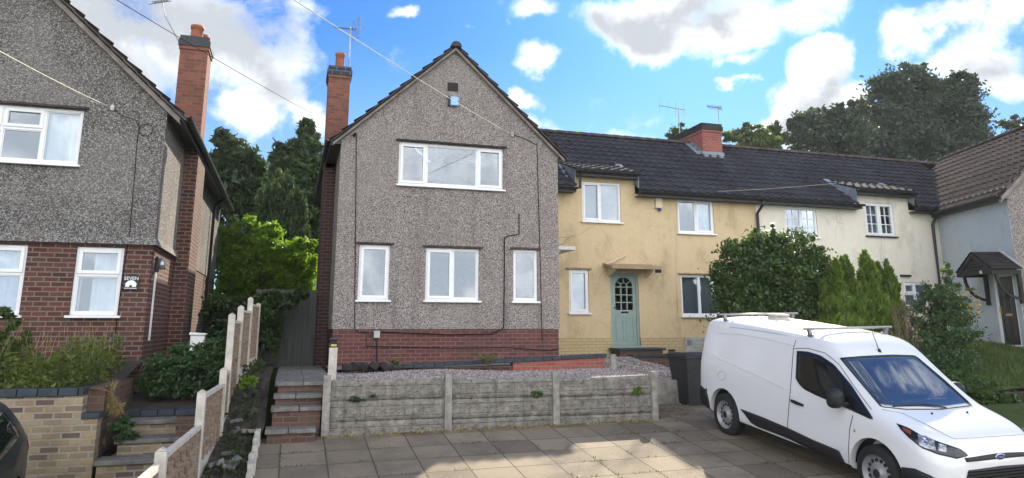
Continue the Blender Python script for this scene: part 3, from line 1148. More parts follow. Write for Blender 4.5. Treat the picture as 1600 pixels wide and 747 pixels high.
# ================================================================== the left house
YL, LX1, LXC, LAP = 14.0, -2.40, -5.0, 6.46
lh = thing('semi_house', 'dark pebbledashed house over red brick with a tall side chimney, at the left edge', 'house', (-5, 14, -0.6))
gabl = lambda x: LAP - .1 - abs(x - LXC) * 0.93
UW = [at(-60, 158, YL), at(121, 258, YL)]
LW = [at(120, 385, YL), at(184, 493, YL)]
LF = [at(-90, 374, YL), at(29, 489, YL)]
up_h = (UW[0].x, UW[1].x, UW[1].z, at(121, 172, YL).z)
lw_h = (LW[0].x, LW[1].x - .01, LW[1].z, at(121, 385, YL).z)
lf_h = (LF[0].x, LF[1].x, lw_h[2] - .0, lw_h[3])
wall = wall_with_openings(-7.6, LX1, 1.44, gabl, [up_h], YL, peak=LXC)
wall.quad((LX1, YL, 1.44), (LX1, YL, 4.1), (LX1, 25, 4.1), (LX1, 25, 1.44))
wall.quad((-7.6, YL, 1.44), (-7.6, YL, 4.1), (-7.6, 25, 4.1), (-7.6, 25, 1.44))
# the render kicks out over the brickwork
wall.add([(-7.6, YL - .003, 1.58), (LX1 + .003, YL - .003, 1.58), (LX1 + .07, YL - .07, 1.42), (-7.6, YL - .07, 1.42), (LX1 + .003, 16.5, 1.58), (LX1 + .07, 16.5, 1.42),
          (-7.6, YL + .05, 1.42), (LX1 - .05, YL + .05, 1.42), (LX1 - .05, 16.5, 1.42)], [(0, 1, 2, 3), (1, 4, 5, 2), (3, 2, 7, 6), (2, 5, 8, 7)])
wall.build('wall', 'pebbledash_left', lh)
wb = wall_with_openings(-7.58, LX1 - .02, -1.1, 1.5, [lw_h, lf_h], YL + .02)
wb.quad((LX1 - .02, YL + .02, -1.1), (LX1 - .02, YL + .02, 1.5), (LX1 - .02, 25, 1.5), (LX1 - .02, 25, -1.1))
wb.quad((-7.58, 25, -1.1), (LX1, 25, -1.1), (LX1, 25, 4.1), (-7.58, 25, 4.1))
wb.quad((-7.58, YL, -1.1), (-7.58, 25, -1.1), (-7.58, 25, 1.5), (-7.58, YL, 1.5))
wb.box(LX1 - .01, -2.12, 16.5, 17.8, -1.0, 4.02)
wb.build('brick_wall', 'brick_left', lh)
up = Vector((1, 0, .93)).normalized()
LEN = 2.86 / up.x
r1 = tile_slope((LXC + 2.86, YL - .13, LAP - 2.86 * .93 + .02), (0, 1, 0), Vector((-up.x, 0, up.z)), 11.3, LEN)
r2 = tile_slope((LXC - 2.86, YL - .13, LAP - 2.86 * .93 + .02), (0, 1, 0), up, 11.3, LEN)
r1.add(r2.v, r2.f)
roof = r1.build('roof', 'tiles_left', lh)
vg = MB()
for s in (-1, 1):
    vt = MB()
    vg.prism([(LXC, YL - .10, LAP - .03), (LXC + s * 2.84, YL - .10, LAP - .03 - 2.84 * .93), (LXC + s * 2.84, YL - .10, LAP - .14 - 2.84 * .93), (LXC, YL - .10, LAP - .14)], (0, .14, 0))
    for i in range(13):
        x = LXC + s * (0.02 + i * .225)
        z = LAP + .005 - (0.02 + i * .225) * .93
        vt.bar((x, YL - .11, z), (x + s * .235, YL - .11, z - .235 * .93 + .022), .12, .035)
    vt.build('verge_tiles', 'tiles_left', lh)
vg.build('verge', 'mortar_verge', lh)
ev = MB()
ev.box(LX1, LX1 + .27, YL - .05, 16.45, 3.84, 3.87)
ev.box(LX1, LX1 + .27, 17.85, 25, 3.84, 3.87)
ev.box(LX1 + .27, LX1 + .295, YL - .05, 25.1, 3.72, 3.90)
ev.prism([(LX1, YL - .07, 3.86), (LX1 + .29, YL - .07, 3.74), (LX1 + .29, YL - .07, 3.92), (LX1, YL - .07, 4.08)], (0, .03, 0))
ev.build('soffit', 'fascia_dark', lh)
g = gutter((-2.04, YL - .1, 3.86), (-2.04, 25.2, 3.80), .065)
g.tube([(-2.06, 22.4, 3.74), (-2.3, 22.4, 3.5), (-2.32, 22.4, 3.3), (-2.32, 22.4, -1)], .045)
g.build('gutter', 'black_plastic', lh)
window(lh, *up_h, YL, [(0, .33, True), (.33, .69, 'top'), (.69, 1, 'plain')], inside='curtains', split=.62, drip='tiles_brown')
window(lh, *lw_h, YL + .02, [(0, 1, 'top')], inside='wide', split=.60)
window(lh, *lf_h, YL + .02, [(0, .5, False), (.5, 1, 'top')], inside='blue', split=.60)
rm = MB()
rm.quad((-7.5, 17.5, -1), (-2.5, 17.5, -1), (-2.5, 17.5, 4.6), (-7.5, 17.5, 4.6))
rm.box(-7.5, -2.5, 14.3, 17.5, 1.55, 1.75)
rm.box(-7.5, -2.5, 14.3, 17.5, -.5, -.4)
rm.build('room', 'room_wall', lh)
chimney(lh, -2.70, -2.12, 16.5, 17.15, 3.9, 6.42, [(-2.42, 16.75, .34, .14), (-2.30, 16.98, .22, .12)])
cb = MB()
cb.tube([at(u, v, YL - .012) for u, v in ((212, 188), (218, 200), (215, 215), (208, 300), (202, 372))], .006, 5)
ring = [at(228, 203, YL - .015) + Vector((math.cos(a) * .12, 0, math.sin(a) * .11)) for a in [i * math.pi / 8 for i in range(17)]]
cb.tube(ring, .005, 5)
cb.tube([at(u, v, YL) for u, v in ((201, 378), (190, 440), (184, 490), (178, 540))], .007, 5)
cb.tube([at(u, v, YL - .012) for u, v in ((176, 169), (190, 180), (212, 188))], .005, 5)
cb.build('cable', 'cable_black', lh)
lm = MB()
a = at_x(246, 412, LX1)
lm.box(LX1 - .02, LX1 + .03, 14.42, 14.60, .98, 1.26)
lo = lm.build('wall_lamp', 'black_plastic', lh, bevel=.01)
MB().lathe([(.0, -.1), (.07, -.1), (.075, .0), (.05, .1), (0, .11)], (LX1 + .07, 14.51, 1.13), seg=12).build('lamp_glass', 'lamp_lens', lo, True)
MB().box(LX1 - .015, LX1 + .012, 14.46, 14.51, -.25, .98).build('conduit', 'white_plastic', lh)

# ================================================================== the row: yellow house and white house
YR, EY, EZ, SL, RY = 18.5, 18.2, 3.86, 0.74, 21.55
XB, XW = 13.57, 20.95
UPR = Vector((0, 1, SL)).normalized()
RIDGE = EZ + (RY - EY) * SL
DS = 0.34


def roof_part(house, segs, x_end, m='tiles_dark'):
    """segs = [(x0, x1, dormer?)] along the eave; a dormer part has its eave raised under a flatter roof"""
    mb, extras = MB(), []
    LN = (RY - EY) / UPR.y
    NC = round(LN / .34)
    CL = LN / NC
    for (a, b, dorm) in segs:
        if not dorm:
            s = tile_slope((a, EY, EZ), (1, 0, 0), UPR, b - a, LN, cl=CL, phase=a)
            mb.add(s.v, s.f)
        else:
            dz = dorm
            run_ = dz / (SL - DS)
            ud = Vector((0, 1, DS)).normalized()
            s = tile_slope((a - .05, EY - .02, EZ + dz), (1, 0, 0), ud, b - a + .1, (run_ + .15) / ud.y, phase=a - .05)
            mb.add(s.v, s.f)
            kc = int(run_ / UPR.y / CL)
            y0 = EY + kc * CL * UPR.y
            s = tile_slope((a, y0, EZ + (y0 - EY) * SL), (1, 0, 0), UPR, b - a, (NC - kc) * CL, cl=CL, phase=a)
            y0 = EY + run_
            mb.add(s.v, s.f)
            for x in (a - .02, b):
                extra = MB()
                extras.append(extra)
                extra.prism([(x, EY + .05, EZ + .05), (x, EY + .05, EZ + dz), (x, y0 - .05, EZ + run_ * SL)], (.02, 0, 0))
                extra.bar((x + .0, EY + .3, EZ + .22), (x, y0 + .1, EZ + .14 + run_ * SL), .22, .02)
    mb.quad((segs[0][0], RY, RIDGE), (x_end, RY, RIDGE), (x_end, 25.8, EZ - .1), (segs[0][0], 25.8, EZ - .1))
    o = mb.build('roof', m, house)
    for extra in extras:
        extra.build('flashing', 'lead', o)
    ridge_tiles(MB(), (segs[0][0], RY, RIDGE + .04), (x_end, RY, RIDGE + .04), .11).build('ridge', 'tiles_brown', o, True)
    return o


def eaves(house, segs):
    mb, gt = MB(), MB()
    for (a, b, dorm) in segs:
        z = EZ + (dorm or 0)
        mb.box(a, b, EY + .02, EY + .045, z - .16, z - .01)
        mb.box(a, b, EY + .045, YR, z - .155, z - .135)
        g_ = gutter((a - .02, EY - .05, z - .03), (b + .02, EY - .05, z - .03), .062)
        gt.add(g_.v, g_.f)
    mb.build('fascia', 'fascia_dark', house)
    return gt


yh = thing('terraced_house', 'yellow rendered house with a sage green arched-light front door', 'house', (9.8, 18.5, -0.75))
SEG_Y = [(6.12, 7.50, None), (7.50, 9.46, .50), (9.46, XB, None)]
top_y = lambda x: EZ + .42 if 7.5 <= x <= 9.46 else EZ - .08
YW = {k: (at(*a, YR), at(*b, YR)) for k, a, b in (
    ('u1', (909, 283), (971, 348)), ('u2', (1058, 311), (1117, 366)), ('n', (889, 421), (921, 489)), ('g', (1063, 429), (1125, 494)), ('door', (953, 426), (1001, 540)))}
hs = {k: (a.x, b.x, b.z, a.z) for k, (a, b) in YW.items()}
wall = MB()
w_ = wall_with_openings(MX1, XB, -.33, lambda x: EZ + .45 if 7.5 < x < 9.46 else EZ - .05, list(hs.values()), YR, steps=(7.5, 9.46))
wall.add(w_.v, w_.f)
wall.quad((MX1, 25.5, -1), (XB, 25.5, -1), (XB, 25.5, EZ), (MX1, 25.5, EZ))
wall.build('wall', 'yellow_render', yh)
pl = MB()
dx0, dx1 = hs['door'][0], hs['door'][1]
pl.box(MX1, dx0, YR - .012, YR + .2, -1.2, -.32)
pl.box(dx1, XB, YR - .012, YR + .2, -1.2, -.32)
pl.box(dx0, dx1, YR - .012, YR + .2, -1.2, hs['door'][2])
pl.build('plinth', 'brick_yellow', yh)
roof_part(yh, SEG_Y, XB)
gt = eaves(yh, SEG_Y)
gt.tube([(7.62, EY - .02, EZ + .42), (7.62, EY + .02, EZ + .2), (7.60, EY - .02, EZ - .05)], .04)
gt.build('gutter', 'black_plastic', yh)
window(yh, *hs['u1'], YR, [(0, .46, True), (.46, 1, False)], inside='blind')
window(yh, *hs['u2'], YR, [(0, .5, False), (.5, 1, True)], inside='right_curtain')
window(yh, *hs['n'], YR, [(0, 1, True)], inside='blind', drip='tan_tile')
window(yh, *hs['g'], YR, [(0, .5, False), (.5, 1, False)], inside='blind', drip='tan_tile')
# front door: frame, leaf with an arched light of small panes over two panels
d0, d1, dz0, dz1 = hs['door']
fr = MB()
fr.box(d0, d0 + .07, YR + .03, YR + .12, dz0, dz1)
fr.box(d1 - .07, d1, YR + .03, YR + .12, dz0, dz1)
fr.box(d0 + .07, d1 - .07, YR + .03, YR + .12, dz1 - .07, dz1)
fr.box(d0 - .02, d1 + .02, YR - .06, YR + .12, dz0 - .06, dz0 - .002)
dr = fr.build('door_frame', 'sage_door', yh, bevel=.006)
a, b = d0 + .075, d1 - .075
mid = (a + b) / 2
lt = MB()
hw = (b - a) / 2 - .09
zl0, zl1 = dz0 + .98, dz1 - .12 - hw
# solid door leaf with the opening left out
N_ = 14
arc = [(mid + hw * math.cos(math.pi * i / N_), zl1 + hw * math.sin(math.pi * i / N_)) for i in range(N_ + 1)]
yd = YR + .055
def leafbox(x0, x1, z0, z1):
    lt.box(x0, x1, yd, yd + .045, z0, z1)
leafbox(a, b, dz0 + .005, zl0)
leafbox(a, mid - hw, zl0, zl1)
leafbox(mid + hw, b, zl0, zl1)
ztop = dz1 - .075
for i in range(N_):
    (x1_, z1_), (x0_, z0_) = arc[i], arc[i + 1]
    lt.prism([(x0_, yd, z0_), (x1_, yd, z1_), (x1_, yd, ztop), (x0_, yd, ztop)], (0, .045, 0))
lt.prism([(mid + hw, yd, zl1), (b, yd, zl1), (b, yd, ztop), (mid + hw, yd, ztop)], (0, .045, 0))
lt.prism([(a, yd, zl1), (mid - hw, yd, zl1), (mid - hw, yd, ztop), (a, yd, ztop)], (0, .045, 0))
for x0_, x1_ in ((a + .09, mid - .04), (mid + .04, b - .09)):
    frame_ring(lt, x0_, x1_, dz0 + .14, zl0 - .16, yd - .012, yd + .01, .022)
for q in (-1 / 3, 1 / 3):
    lt.box(mid + hw * q - .014, mid + hw * q + .014, yd - .006, yd + .03, zl0, zl1 + hw * .42)
for q in (0.33, .66, 1.0):
    zz = zl0 + (zl1 - zl0) * q
    lt.box(mid - hw, mid + hw, yd - .0045, yd + .0285, zz - .014, zz + .014)
for an in (40, 90, 140):
    lt.bar((mid + .4 * hw * math.cos(R(an)), yd + .01, zl1 + .42 * hw * math.sin(R(an))), (mid + hw * math.cos(R(an)), yd + .01, zl1 + hw * math.sin(R(an))), .02, .02)
ring = [(mid + hw * .42 * math.cos(math.pi * i / 10), yd + .01, zl1 + hw * .42 * math.sin(math.pi * i / 10)) for i in range(11)]
lt.tube(ring, .012, 5)
dl = lt.build('door', 'sage_door', dr)
pn = MB()
pn.prism([(mid - hw, yd + .02, zl0), (mid + hw, yd + .02, zl0)] + [(x, yd + .02, z) for x, z in arc], (0, .006, 0))
pn.build('door_pane', 'pane_dim', dr)
MB().box(mid - .13, mid + .13, yd - .012, yd, zl0 - .085, zl0 - .025).build('letterbox', 'chrome', dr, bevel=.004)
MB().lathe([(.0, -.03), (.02, -.03), (.02, .01), (0, .01)], (a + .05, yd, dz0 + 1.05), 'Y').build('door_lock', 'chrome', dr)
ca, cb_ = at(942, 419, YR - .5), at(1027, 424, YR - .5)
cn = MB()
c0, c1 = hs['door'][0] - .22, hs['door'][1] + .42
cz = dz1 + .16
cn.prism([(c0, YR, cz + .10), (c0, YR - .62, cz - .02), (c0, YR - .62, cz - .09), (c0, YR, cz + .02)], (c1 - c0, 0, 0))
co = cn.build('canopy', 'tan_tile', yh)
br_ = MB()
for x in (c0 + .14, c1 - .22):
    br_.prism([(x, YR, cz - .01), (x, YR - .42, cz - .085), (x, YR - .30, cz - .16), (x, YR, cz - .28)], (.09, 0, 0))
br_.build('bracket', 'cream_paint', co)
MB().bar((c0 - .02, YR - .3, cz + .06), (c0 + .75, YR - .05, cz + .36), .03, .03).build('brace', 'cream_paint', co)
va = at(1017, 420, YR - .5)
MB().box(c1 - .1, c1 + .06, YR - .5, YR - .4, cz - .17, cz - .06).build('security_light', 'black_plastic', co, bevel=.01)
va, vb = at(1022, 306, YR), at(1033, 326, YR)
al = MB().box(va.x - .09, va.x, YR - .012, YR, vb.z, va.z + .03).box(va.x, vb.x, YR - .09, YR, vb.z, va.z).build('alarm_box', 'cream_paint', yh, bevel=.015)
MB().lathe([(0, -.05), (.045, -.05), (.05, .03), (0, .03)], ((va.x + vb.x) / 2 + .03, YR - .06, vb.z - .03), seg=10).build('strobe', 'badge_blue', al, True)
va, vb = at(1069, 527, YR), at(1107, 556, YR)
mt = MB().box(va.x, vb.x + .05, YR - .06, YR + .01, vb.z, va.z)
for i in range(5):
    z = vb.z + .06 + i * .09
    mt.box(va.x + .28, vb.x, YR - .072, YR - .058, z, z + .06)
mo = mt.build('meter_box', 'meter_grey', yh, bevel=.005)
MB().box(va.x + .06, va.x + .2, YR - .075, YR - .06, va.z - .22, va.z - .08).build('vent_cover', 'lead', mo)
MB().tube([at(1057, 318, YR - .01), at(1057, 440, YR - .01), at(1060, 505, YR - .01)], .009, 5).build('cable', 'cream_paint', yh)
MB().box(at(1020, 0, YR).x, at(1030, 0, YR).x, YR - .02, YR, -.70, -.64).build('air_brick', 'dark_wood', yh)
st = MB()
st.box(dx0 - .05, dx1 + .35, YR - .62, YR - .03, -1.2, dz0 - .11)
sp_ = st.build('door_step', 'brick_step', yh)
MB().box(dx0 - .12, dx1 + .42, YR - .68, YR - .03, dz0 - .108, dz0 - .055).build('tread', 'coping_blue', sp_, bevel=.006)
rm = MB()
rm.quad((MX1 + .2, 21.4, -.6), (XW, 21.4, -.6), (XW, 21.4, 5.6), (MX1 + .2, 21.4, 5.6))
rm.box(MX1 + .2, XB - .05, 18.8, 21.4, 1.9, 2.1)
rm.box(MX1 + .2, XB - .05, 18.8, 21.4, -.8, -.6)
rm.build('room', 'room_wall', yh)

wh = thing('terraced_house', 'white rendered house with small-paned windows and a dark tiled roof behind the conifers', 'house', (17, 18.5, -0.75))
SEG_W = [(XB, 17.25, None), (17.25, 19.55, .50), (19.55, XW + 2.6, None)]
WW = {k: (at(*a, YR), at(*b, YR)) for k, a, b in (('u1', (1226, 323), (1279, 371)), ('u2', (1349, 316), (1400, 370)), ('g', (1411, 441), (1453, 480)))}
hw_ = {k: (a.x, b.x, b.z, a.z) for k, (a, b) in WW.items()}
wall = MB()
w_ = wall_with_openings(XB, XW, -1.2, lambda x: EZ + .45 if 17.25 < x < 19.55 else EZ - .05, list(hw_.values()), YR, steps=(17.25, 19.55))
wall.add(w_.v, w_.f)
wall.quad((XB, 25.5, -1), (XW + 4, 25.5, -1), (XW + 4, 25.5, EZ), (XB, 25.5, EZ))
wall.build('wall', 'white_render', wh)
roof_part(wh, SEG_W, XW + 3.6)
gt = eaves(wh, [(XB, 17.4, None), (17.25, 19.6, .50), (19.55, XW - .05, None)])
gt.tube([(13.62, EY - .02, EZ - .1), (13.62, EY - .02, EZ - .2), (13.58, YR - .06, EZ - .45), (13.58, YR - .06, -1)], .045)
gt.tube([(19.62, EY - .02, EZ + .42), (19.62, EY, EZ + .2), (19.68, EY - .02, EZ - .05)], .04)
gt.tube([(20.75, EY - .05, EZ - .1), (20.55, YR - .1, EZ - .3), (20.45, YR - .06, EZ - .5), (20.45, YR - .06, -1)], .05)
gt.build('gutter', 'black_plastic', wh)
window(wh, *hw_['u1'], YR, [(0, .5, False), (.5, 1, False)], inside='curtains', bars=(2, 3))
window(wh, *hw_['u2'], YR, [(0, .5, True), (.5, 1, True)], inside='left_curtain', bars=(2, 3), sill='dark_wood')
window(wh, *hw_['g'], YR, [(0, .5, 'top'), (.5, 1, False)], inside=None, split=.55)
MB().box(hw_['g'][0] - .1, hw_['g'][0] + .3, YR - .08, YR, hw_['g'][3] + .18, hw_['g'][3] + .24).build('ledge', 'dark_wood', wh)
rm = MB()
rm.box(XB + .05, XW, 18.8, 21.3, 1.9, 2.1)
rm.build('room', 'room_wall', wh)
ch = MB()
chx0, chx1, chy0, chy1 = 13.25, 14.02, 20.72, 23.0
c_ = chimney(yh, chx0, chx1, chy0, chy1, 5.3, 6.92, [], cap='dark_wood', m='brick_red')
fl = MB()
fl.box(chx0 - .05, chx1 + .05, chy0 - .03, chy0 + .02, EZ + (chy0 - EY) * SL - .04, EZ + (chy0 - EY) * SL + .17)
fl.prism([(chx0 - .018, chy0, EZ + (chy0 - EY) * SL), (chx0 - .018, RY, RIDGE), (chx0 - .018, RY, RIDGE + .16), (chx0 - .018, chy0, EZ + (chy0 - EY) * SL + .17)], (.015, 0, 0))
fl.bar((chx0 - .12, chy0, EZ + (chy0 - EY) * SL + .07), (chx0 - .12, RY, RIDGE + .07), .26, .02)
fl.build('flashing', 'lead', c_)

# ================================================================== the house on the right (turned along the view)
rh = thing('corner_house', 'pale blue rendered house with a timber-gabled porch, cut by the right edge', 'house', (0, 0, 0), rot=(0, 0, -HEAD))
WX, F0, F1, RE, RX, RZ = 14.4, 20.35, 27.5, 3.92, 17.0, 6.42
sl = (RZ - RE) / (RX - WX)
d_f0, d_f1 = 20.55, 21.42
dtop, dbot = 1.50, -0.52
w = MB()
w.quad((WX, F0, -1.2), (WX, d_f0, -1.2), (WX, d_f0, RE + .1), (WX, F0, RE + .1))
w.quad((WX, d_f1, -1.2), (WX, F1, -1.2), (WX, F1, RE + .1), (WX, d_f1, RE + .1))
w.quad((WX, d_f0, dtop), (WX, d_f1, dtop), (WX, d_f1, RE + .1), (WX, d_f0, RE + .1))
w.quad((WX, d_f0, -1.2), (WX, d_f1, -1.2), (WX, d_f1, dbot), (WX, d_f0, dbot))
for f_ in (d_f0, d_f1):
    w.quad((WX, f_, dbot), (WX + .12, f_, dbot), (WX + .12, f_, dtop), (WX, f_, dtop))
w.quad((WX, d_f0, dtop), (WX, d_f1, dtop), (WX + .12, d_f1, dtop), (WX + .12, d_f0, dtop))
w.build('wall', 'blue_render', rh)
g_ = MB()
g_.add([(WX + .002, F0 - .003, -1.2), (19.6, F0 - .003, -1.2), (19.6, F0 - .003, RE + .1), (RX, F0 - .003, RZ - .1), (WX + .002, F0 - .003, RE + .1)], [(0, 1, 2, 3, 4)])
g_.build('gable_wall', 'pebbledash_main', rh)
upv = Vector((1, 0, sl)).normalized()
rs = tile_slope((WX - .26, F0 - .12, RE - .26 * sl + .02), (0, 1, 0), upv, F1 - F0, (RX - WX + .26) / upv.x, roll=.28)
rs.quad((RX, F0 - .12, RZ + .02), (19.9, F0 - .12, RE), (19.9, F1, RE), (RX, F1, RZ + .02))
ro = rs.build('roof', 'tiles_brown', rh)
ridge_tiles(MB(), (RX, F0 - .14, RZ + .05), (RX, F1, RZ + .05)).build('ridge', 'tiles_brown', ro, True)
e_ = MB()
e_.box(WX - .24, WX - .215, F0 - .1, 24.0, RE - .33, RE - .16)
e_.box(WX - .215, WX, F0 - .1, 24.0, RE - .32, RE - .30)
e_.build('fascia', 'fascia_dark', rh)
gutter((WX - .30, F0 - .1, RE - .18), (WX - .30, 23.9, RE - .18), .062).build('gutter', 'black_plastic', rh)
vg = MB()
vg.prism([(WX - .24, F0 - .10, RE - .26 * sl - .02), (RX, F0 - .10, RZ - .0), (RX, F0 - .10, RZ - .14), (WX - .24, F0 - .10, RE - .26 * sl - .16)], (0, .09, 0))
vg.build('verge', 'mortar_verge', rh)
fr = MB()
fr.box(WX + .02, WX + .12, d_f0, d_f0 + .07, dbot, dtop)
fr.box(WX + .02, WX + .12, d_f1 - .07, d_f1, dbot, dtop)
fr.box(WX + .02, WX + .12, d_f0 + .07, d_f1 - .07, dtop - .07, dtop)
fr.box(WX - .03, WX + .12, d_f0, d_f1, dbot - .05, dbot - .002)
dfr = fr.build('door_frame', 'upvc', rh)
dl = MB()
dl.box(WX + .06, WX + .10, d_f0 + .072, d_f1 - .072, dbot + .002, dtop - .072)
for (za, zb) in ((dbot + .15, dbot + .75), (dbot + .95, dbot + 1.5)):
    for (fa, fb) in ((d_f0 + .16, d_f0 + .40), (d_f0 + .46, d_f1 - .16)):
        for f_, ff in ((fa, fa + .02), (fb - .02, fb)):
            dl.box(WX + .045, WX + .062, f_, ff, za, zb)
        dl.box(WX + .0455, WX + .0615, fa + .02, fb - .02, za, za + .02)
        dl.box(WX + .0455, WX + .0615, fa + .02, fb - .02, zb - .02, zb)
dl.build('door', 'dark_door', dfr)
fm = (d_f0 + d_f1) / 2
MB().box(WX + .04, WX + .062, fm - .13, fm + .13, dbot + .82, dbot + .88).build('letterbox', 'brass', dfr)
MB().lathe([(0, -.05), (.03, -.05), (.03, .02), (0, .02)], (WX + .05, fm, dbot + 1.42), 'X', 10).build('knocker', 'chrome', dfr)
MB().box(WX + .0, WX + .06, d_f1 - .16, d_f1 - .12, dbot + .9, dbot + 1.1).build('handle', 'brass', dfr)
# timber porch: gabled roof on two curved brackets, the gable end looking out from the wall
pz, pr, ph, px_ = 1.62, 0.52, .78, .86      # eave height, rise, half width, reach
pm = fm - .03
po = MB()
for s in (-1, 1):
    u_ = Vector((0, -s * ph, pr)).normalized()
    sl_ = tile_slope((WX - px_, pm + s * (ph + .06), pz - .02), (1, 0, 0), u_, px_, math.hypot(ph, pr) + .05, course=.17, roll=.2, lift=.02, hump=.0, seg=2)
    po.add(sl_.v, sl_.f)
pr_o = po.build('porch_roof', 'dark_wood', rh)
bb = MB()
for s in (-1, 1):
    bb.prism([(WX - px_ + .01, pm, pz + pr - .02), (WX - px_ + .01, pm + s * (ph + .03), pz - .05), (WX - px_ + .01, pm + s * (ph + .03), pz - .17), (WX - px_ + .01, pm, pz + pr - .15)], (.03, 0, 0))
    bb.box(WX - px_ + .05, WX, pm + s * (ph - .06) - .05, pm + s * (ph - .06) + .05, pz - .17, pz - .06)
    bb.box(WX - .09, WX - .005, pm + s * (ph - .06) - .05, pm + s * (ph - .06) + .05, pz - 1.0, pz - .17)
    arc_ = [(WX - .06 - .62 * math.sin(q * math.pi / 12), pm + s * (ph - .06), pz - .85 + .68 * (1 - math.cos(q * math.pi / 12))) for q in range(7)]
    for p, q in zip(arc_, arc_[1:]):
        bb.bar(p, q, .07, .07)
bb.box(WX - px_ + .03, WX - px_ + .10, pm - ph + .02, pm + ph - .02, pz - .15, pz - .03)
for i in range(5):
    z = pz - .02 + i * .1
    hwid = ph * (1 - (i * .1 + .02) / pr) - .04
    if hwid > .08:
        bb.box(WX - px_ + .06, WX - px_ + .085, pm - hwid, pm + hwid, z, z + .085)
bb.build('porch_frame', 'dark_wood', rh)
ff = MB()
ff.bar((WX - .012, pm - .0, pz + pr + .07), (WX - .012, pm - ph - .15, pz - .02), .02, .05)
ff.build('porch_flashing', 'upvc_grimy', rh)
lettering('45', 'house_number', 'ivory_sign', rh, Vector((WX - px_ + .025, pm - .30, pz - .09)), .13, rot=(R(90), 0, R(-90)))

# ================================================================== front garden of the middle house
rng = np.random.default_rng(7)
YW_ = 11.6
posts_x = [at(511, 600, YW_).x, at(700, 600, YW_).x, at(867, 600, YW_).x, at(1020, 600, YW_).x]
ptop = -0.735
gw = thing('retaining_wall', 'grey rock-faced concrete panel wall with four posts in front of the gravel bed', 'wall', (3.4, YW_, -1.6))
for i, x in enumerate(posts_x):
    mb = MB()
    mb.box(x - .055, x + .055, YW_ - .075, YW_ + .055, -1.85, ptop - .012 * i)
    mb.box(x - .025, x + .025, YW_ - .082, YW_ - .07, -1.85, ptop - .012 * i - .03)
    mb.build('post', 'concrete', gw, bevel=.012)
for i in range(3):
    xa, xb = posts_x[i] + .05, posts_x[i + 1] - .05
    top = ptop - .085 - .02 * i
    for r_ in range(3):
        z1 = top - r_ * .305
        nxx, nzz = 64, 12
        vs, fs = [], []
        for jz in range(nzz + 1):
            for jx in range(nxx + 1):
                fx, fz = jx / nxx, jz / nzz
                xx = xa + (xb - xa) * fx
                zz = z1 - .298 * (1 - fz)
                edge = min(1, fz * 8, (1 - fz) * 8)
                row = min(abs(fz - .5) * 14, 1)
                bl = (fx * 6 + (.5 if fz > .5 else 0)) % 1
                col_ = min(bl * 12, (1 - bl) * 12, 1)
                bump = edge * (.018 + .004 * row * col_ + .010 * rng.random())
                vs.append((xx, YW_ - bump, zz))
        W_ = nxx + 1
        for jz in range(nzz):
            for jx in range(nxx):
                fs.append((jz * W_ + jx, jz * W_ + jx + 1, (jz + 1) * W_ + jx + 1, (jz + 1) * W_ + jx))
        mb = MB().add(vs, fs)
        mb.box(xa, xb, YW_ + .001, YW_ + .045, z1 - .298, z1)
        mb.build('panel', 'rockface', gw, smooth=False)

# gravel bed: a surface and thousands of separate pebbles
def bed_z(x, y):
    f = min(1, max(0, (y - 11.65) / 2.7))
    z = -.86 - .02 * f - .035 * f * max(0, (x - 3) / 3) + .025 * math.sin(x * 1.7) * math.sin(y * 2.1)
    return z
gx_ = np.linspace(.62, 6.62, 40)
gy_ = np.linspace(11.64, 14.75, 20)
vs = [(x, y, bed_z(x, y)) for y in gy_ for x in gx_]
fs = [(j * 40 + i, j * 40 + i + 1, (j + 1) * 40 + i + 1, (j + 1) * 40 + i) for j in range(19) for i in range(39)]
mb = MB().add(vs, fs)
# the spill of gravel towards the yellow house
def spill(x, y):
    return -.70 - .095 * max(0, 17.3 - y) - .06 * max(0, x - 7.2) + .02 * math.sin(x * 5 + y * 3)
sx, sy = np.linspace(6.62, 8.6, 16), np.linspace(13.2, 17.4, 16)
vs = [(x, y, spill(x, y)) for y in sy for x in sx]
fs = [(j * 16 + i, j * 16 + i + 1, (j + 1) * 16 + i + 1, (j + 1) * 16 + i) for j in range(15) for i in range(15)]
mb.add(vs, fs)
go = mb.build('gravel_bed', 'gravel', None, True)
tag(go, 'pale pinkish gravel behind the concrete panel wall and up the slope to the yellow house', 'gravel', kind='stuff')
N = 16000
px_ = np.concatenate([rng.uniform(.65, 6.55, N), rng.uniform(6.64, 8.55, 5000)])
py_ = np.concatenate([11.66 + 3.0 * rng.random(N) ** 1.3, rng.uniform(13.25, 17.3, 5000)])
pz_ = np.array([bed_z(x, y) if i < N else spill(x, y) for i, (x, y) in enumerate(zip(px_, py_))])
octa = np.array([(1, 0, 0), (0, 1, 0), (-1, 0, 0), (0, -1, 0), (0, 0, .7), (0, 0, -.7)], float)
s_ = rng.uniform(.011, .026, len(px_))
ang = rng.uniform(0, 6.28, len(px_))
V = octa[None] * s_[:, None, None] * rng.uniform(.7, 1.3, (len(px_), 6, 1))
ca, sa = np.cos(ang)[:, None], np.sin(ang)[:, None]
V = np.stack([V[..., 0] * ca - V[..., 1] * sa, V[..., 0] * sa + V[..., 1] * ca, V[..., 2]], -1) + np.stack([px_, py_, pz_ + .006], -1)[:, None]
tri = np.array([(0, 1, 4, 4), (1, 2, 4, 4), (2, 3, 4, 4), (3, 0, 4, 4)])
m, n, out = mat('pebble')
a_ = n.node('ShaderNodeAttribute', attribute_name='tint')
bsdf(n, out, n.ramp(a_.outputs['Fac'], [(0, (.12, .09, .085)), (.35, (.27, .22, .20)), (.7, (.39, .34, .31)), (1, (.60, .56, .52))]), .8, spec=.2)
me = bpy.data.meshes.new('pebbles')
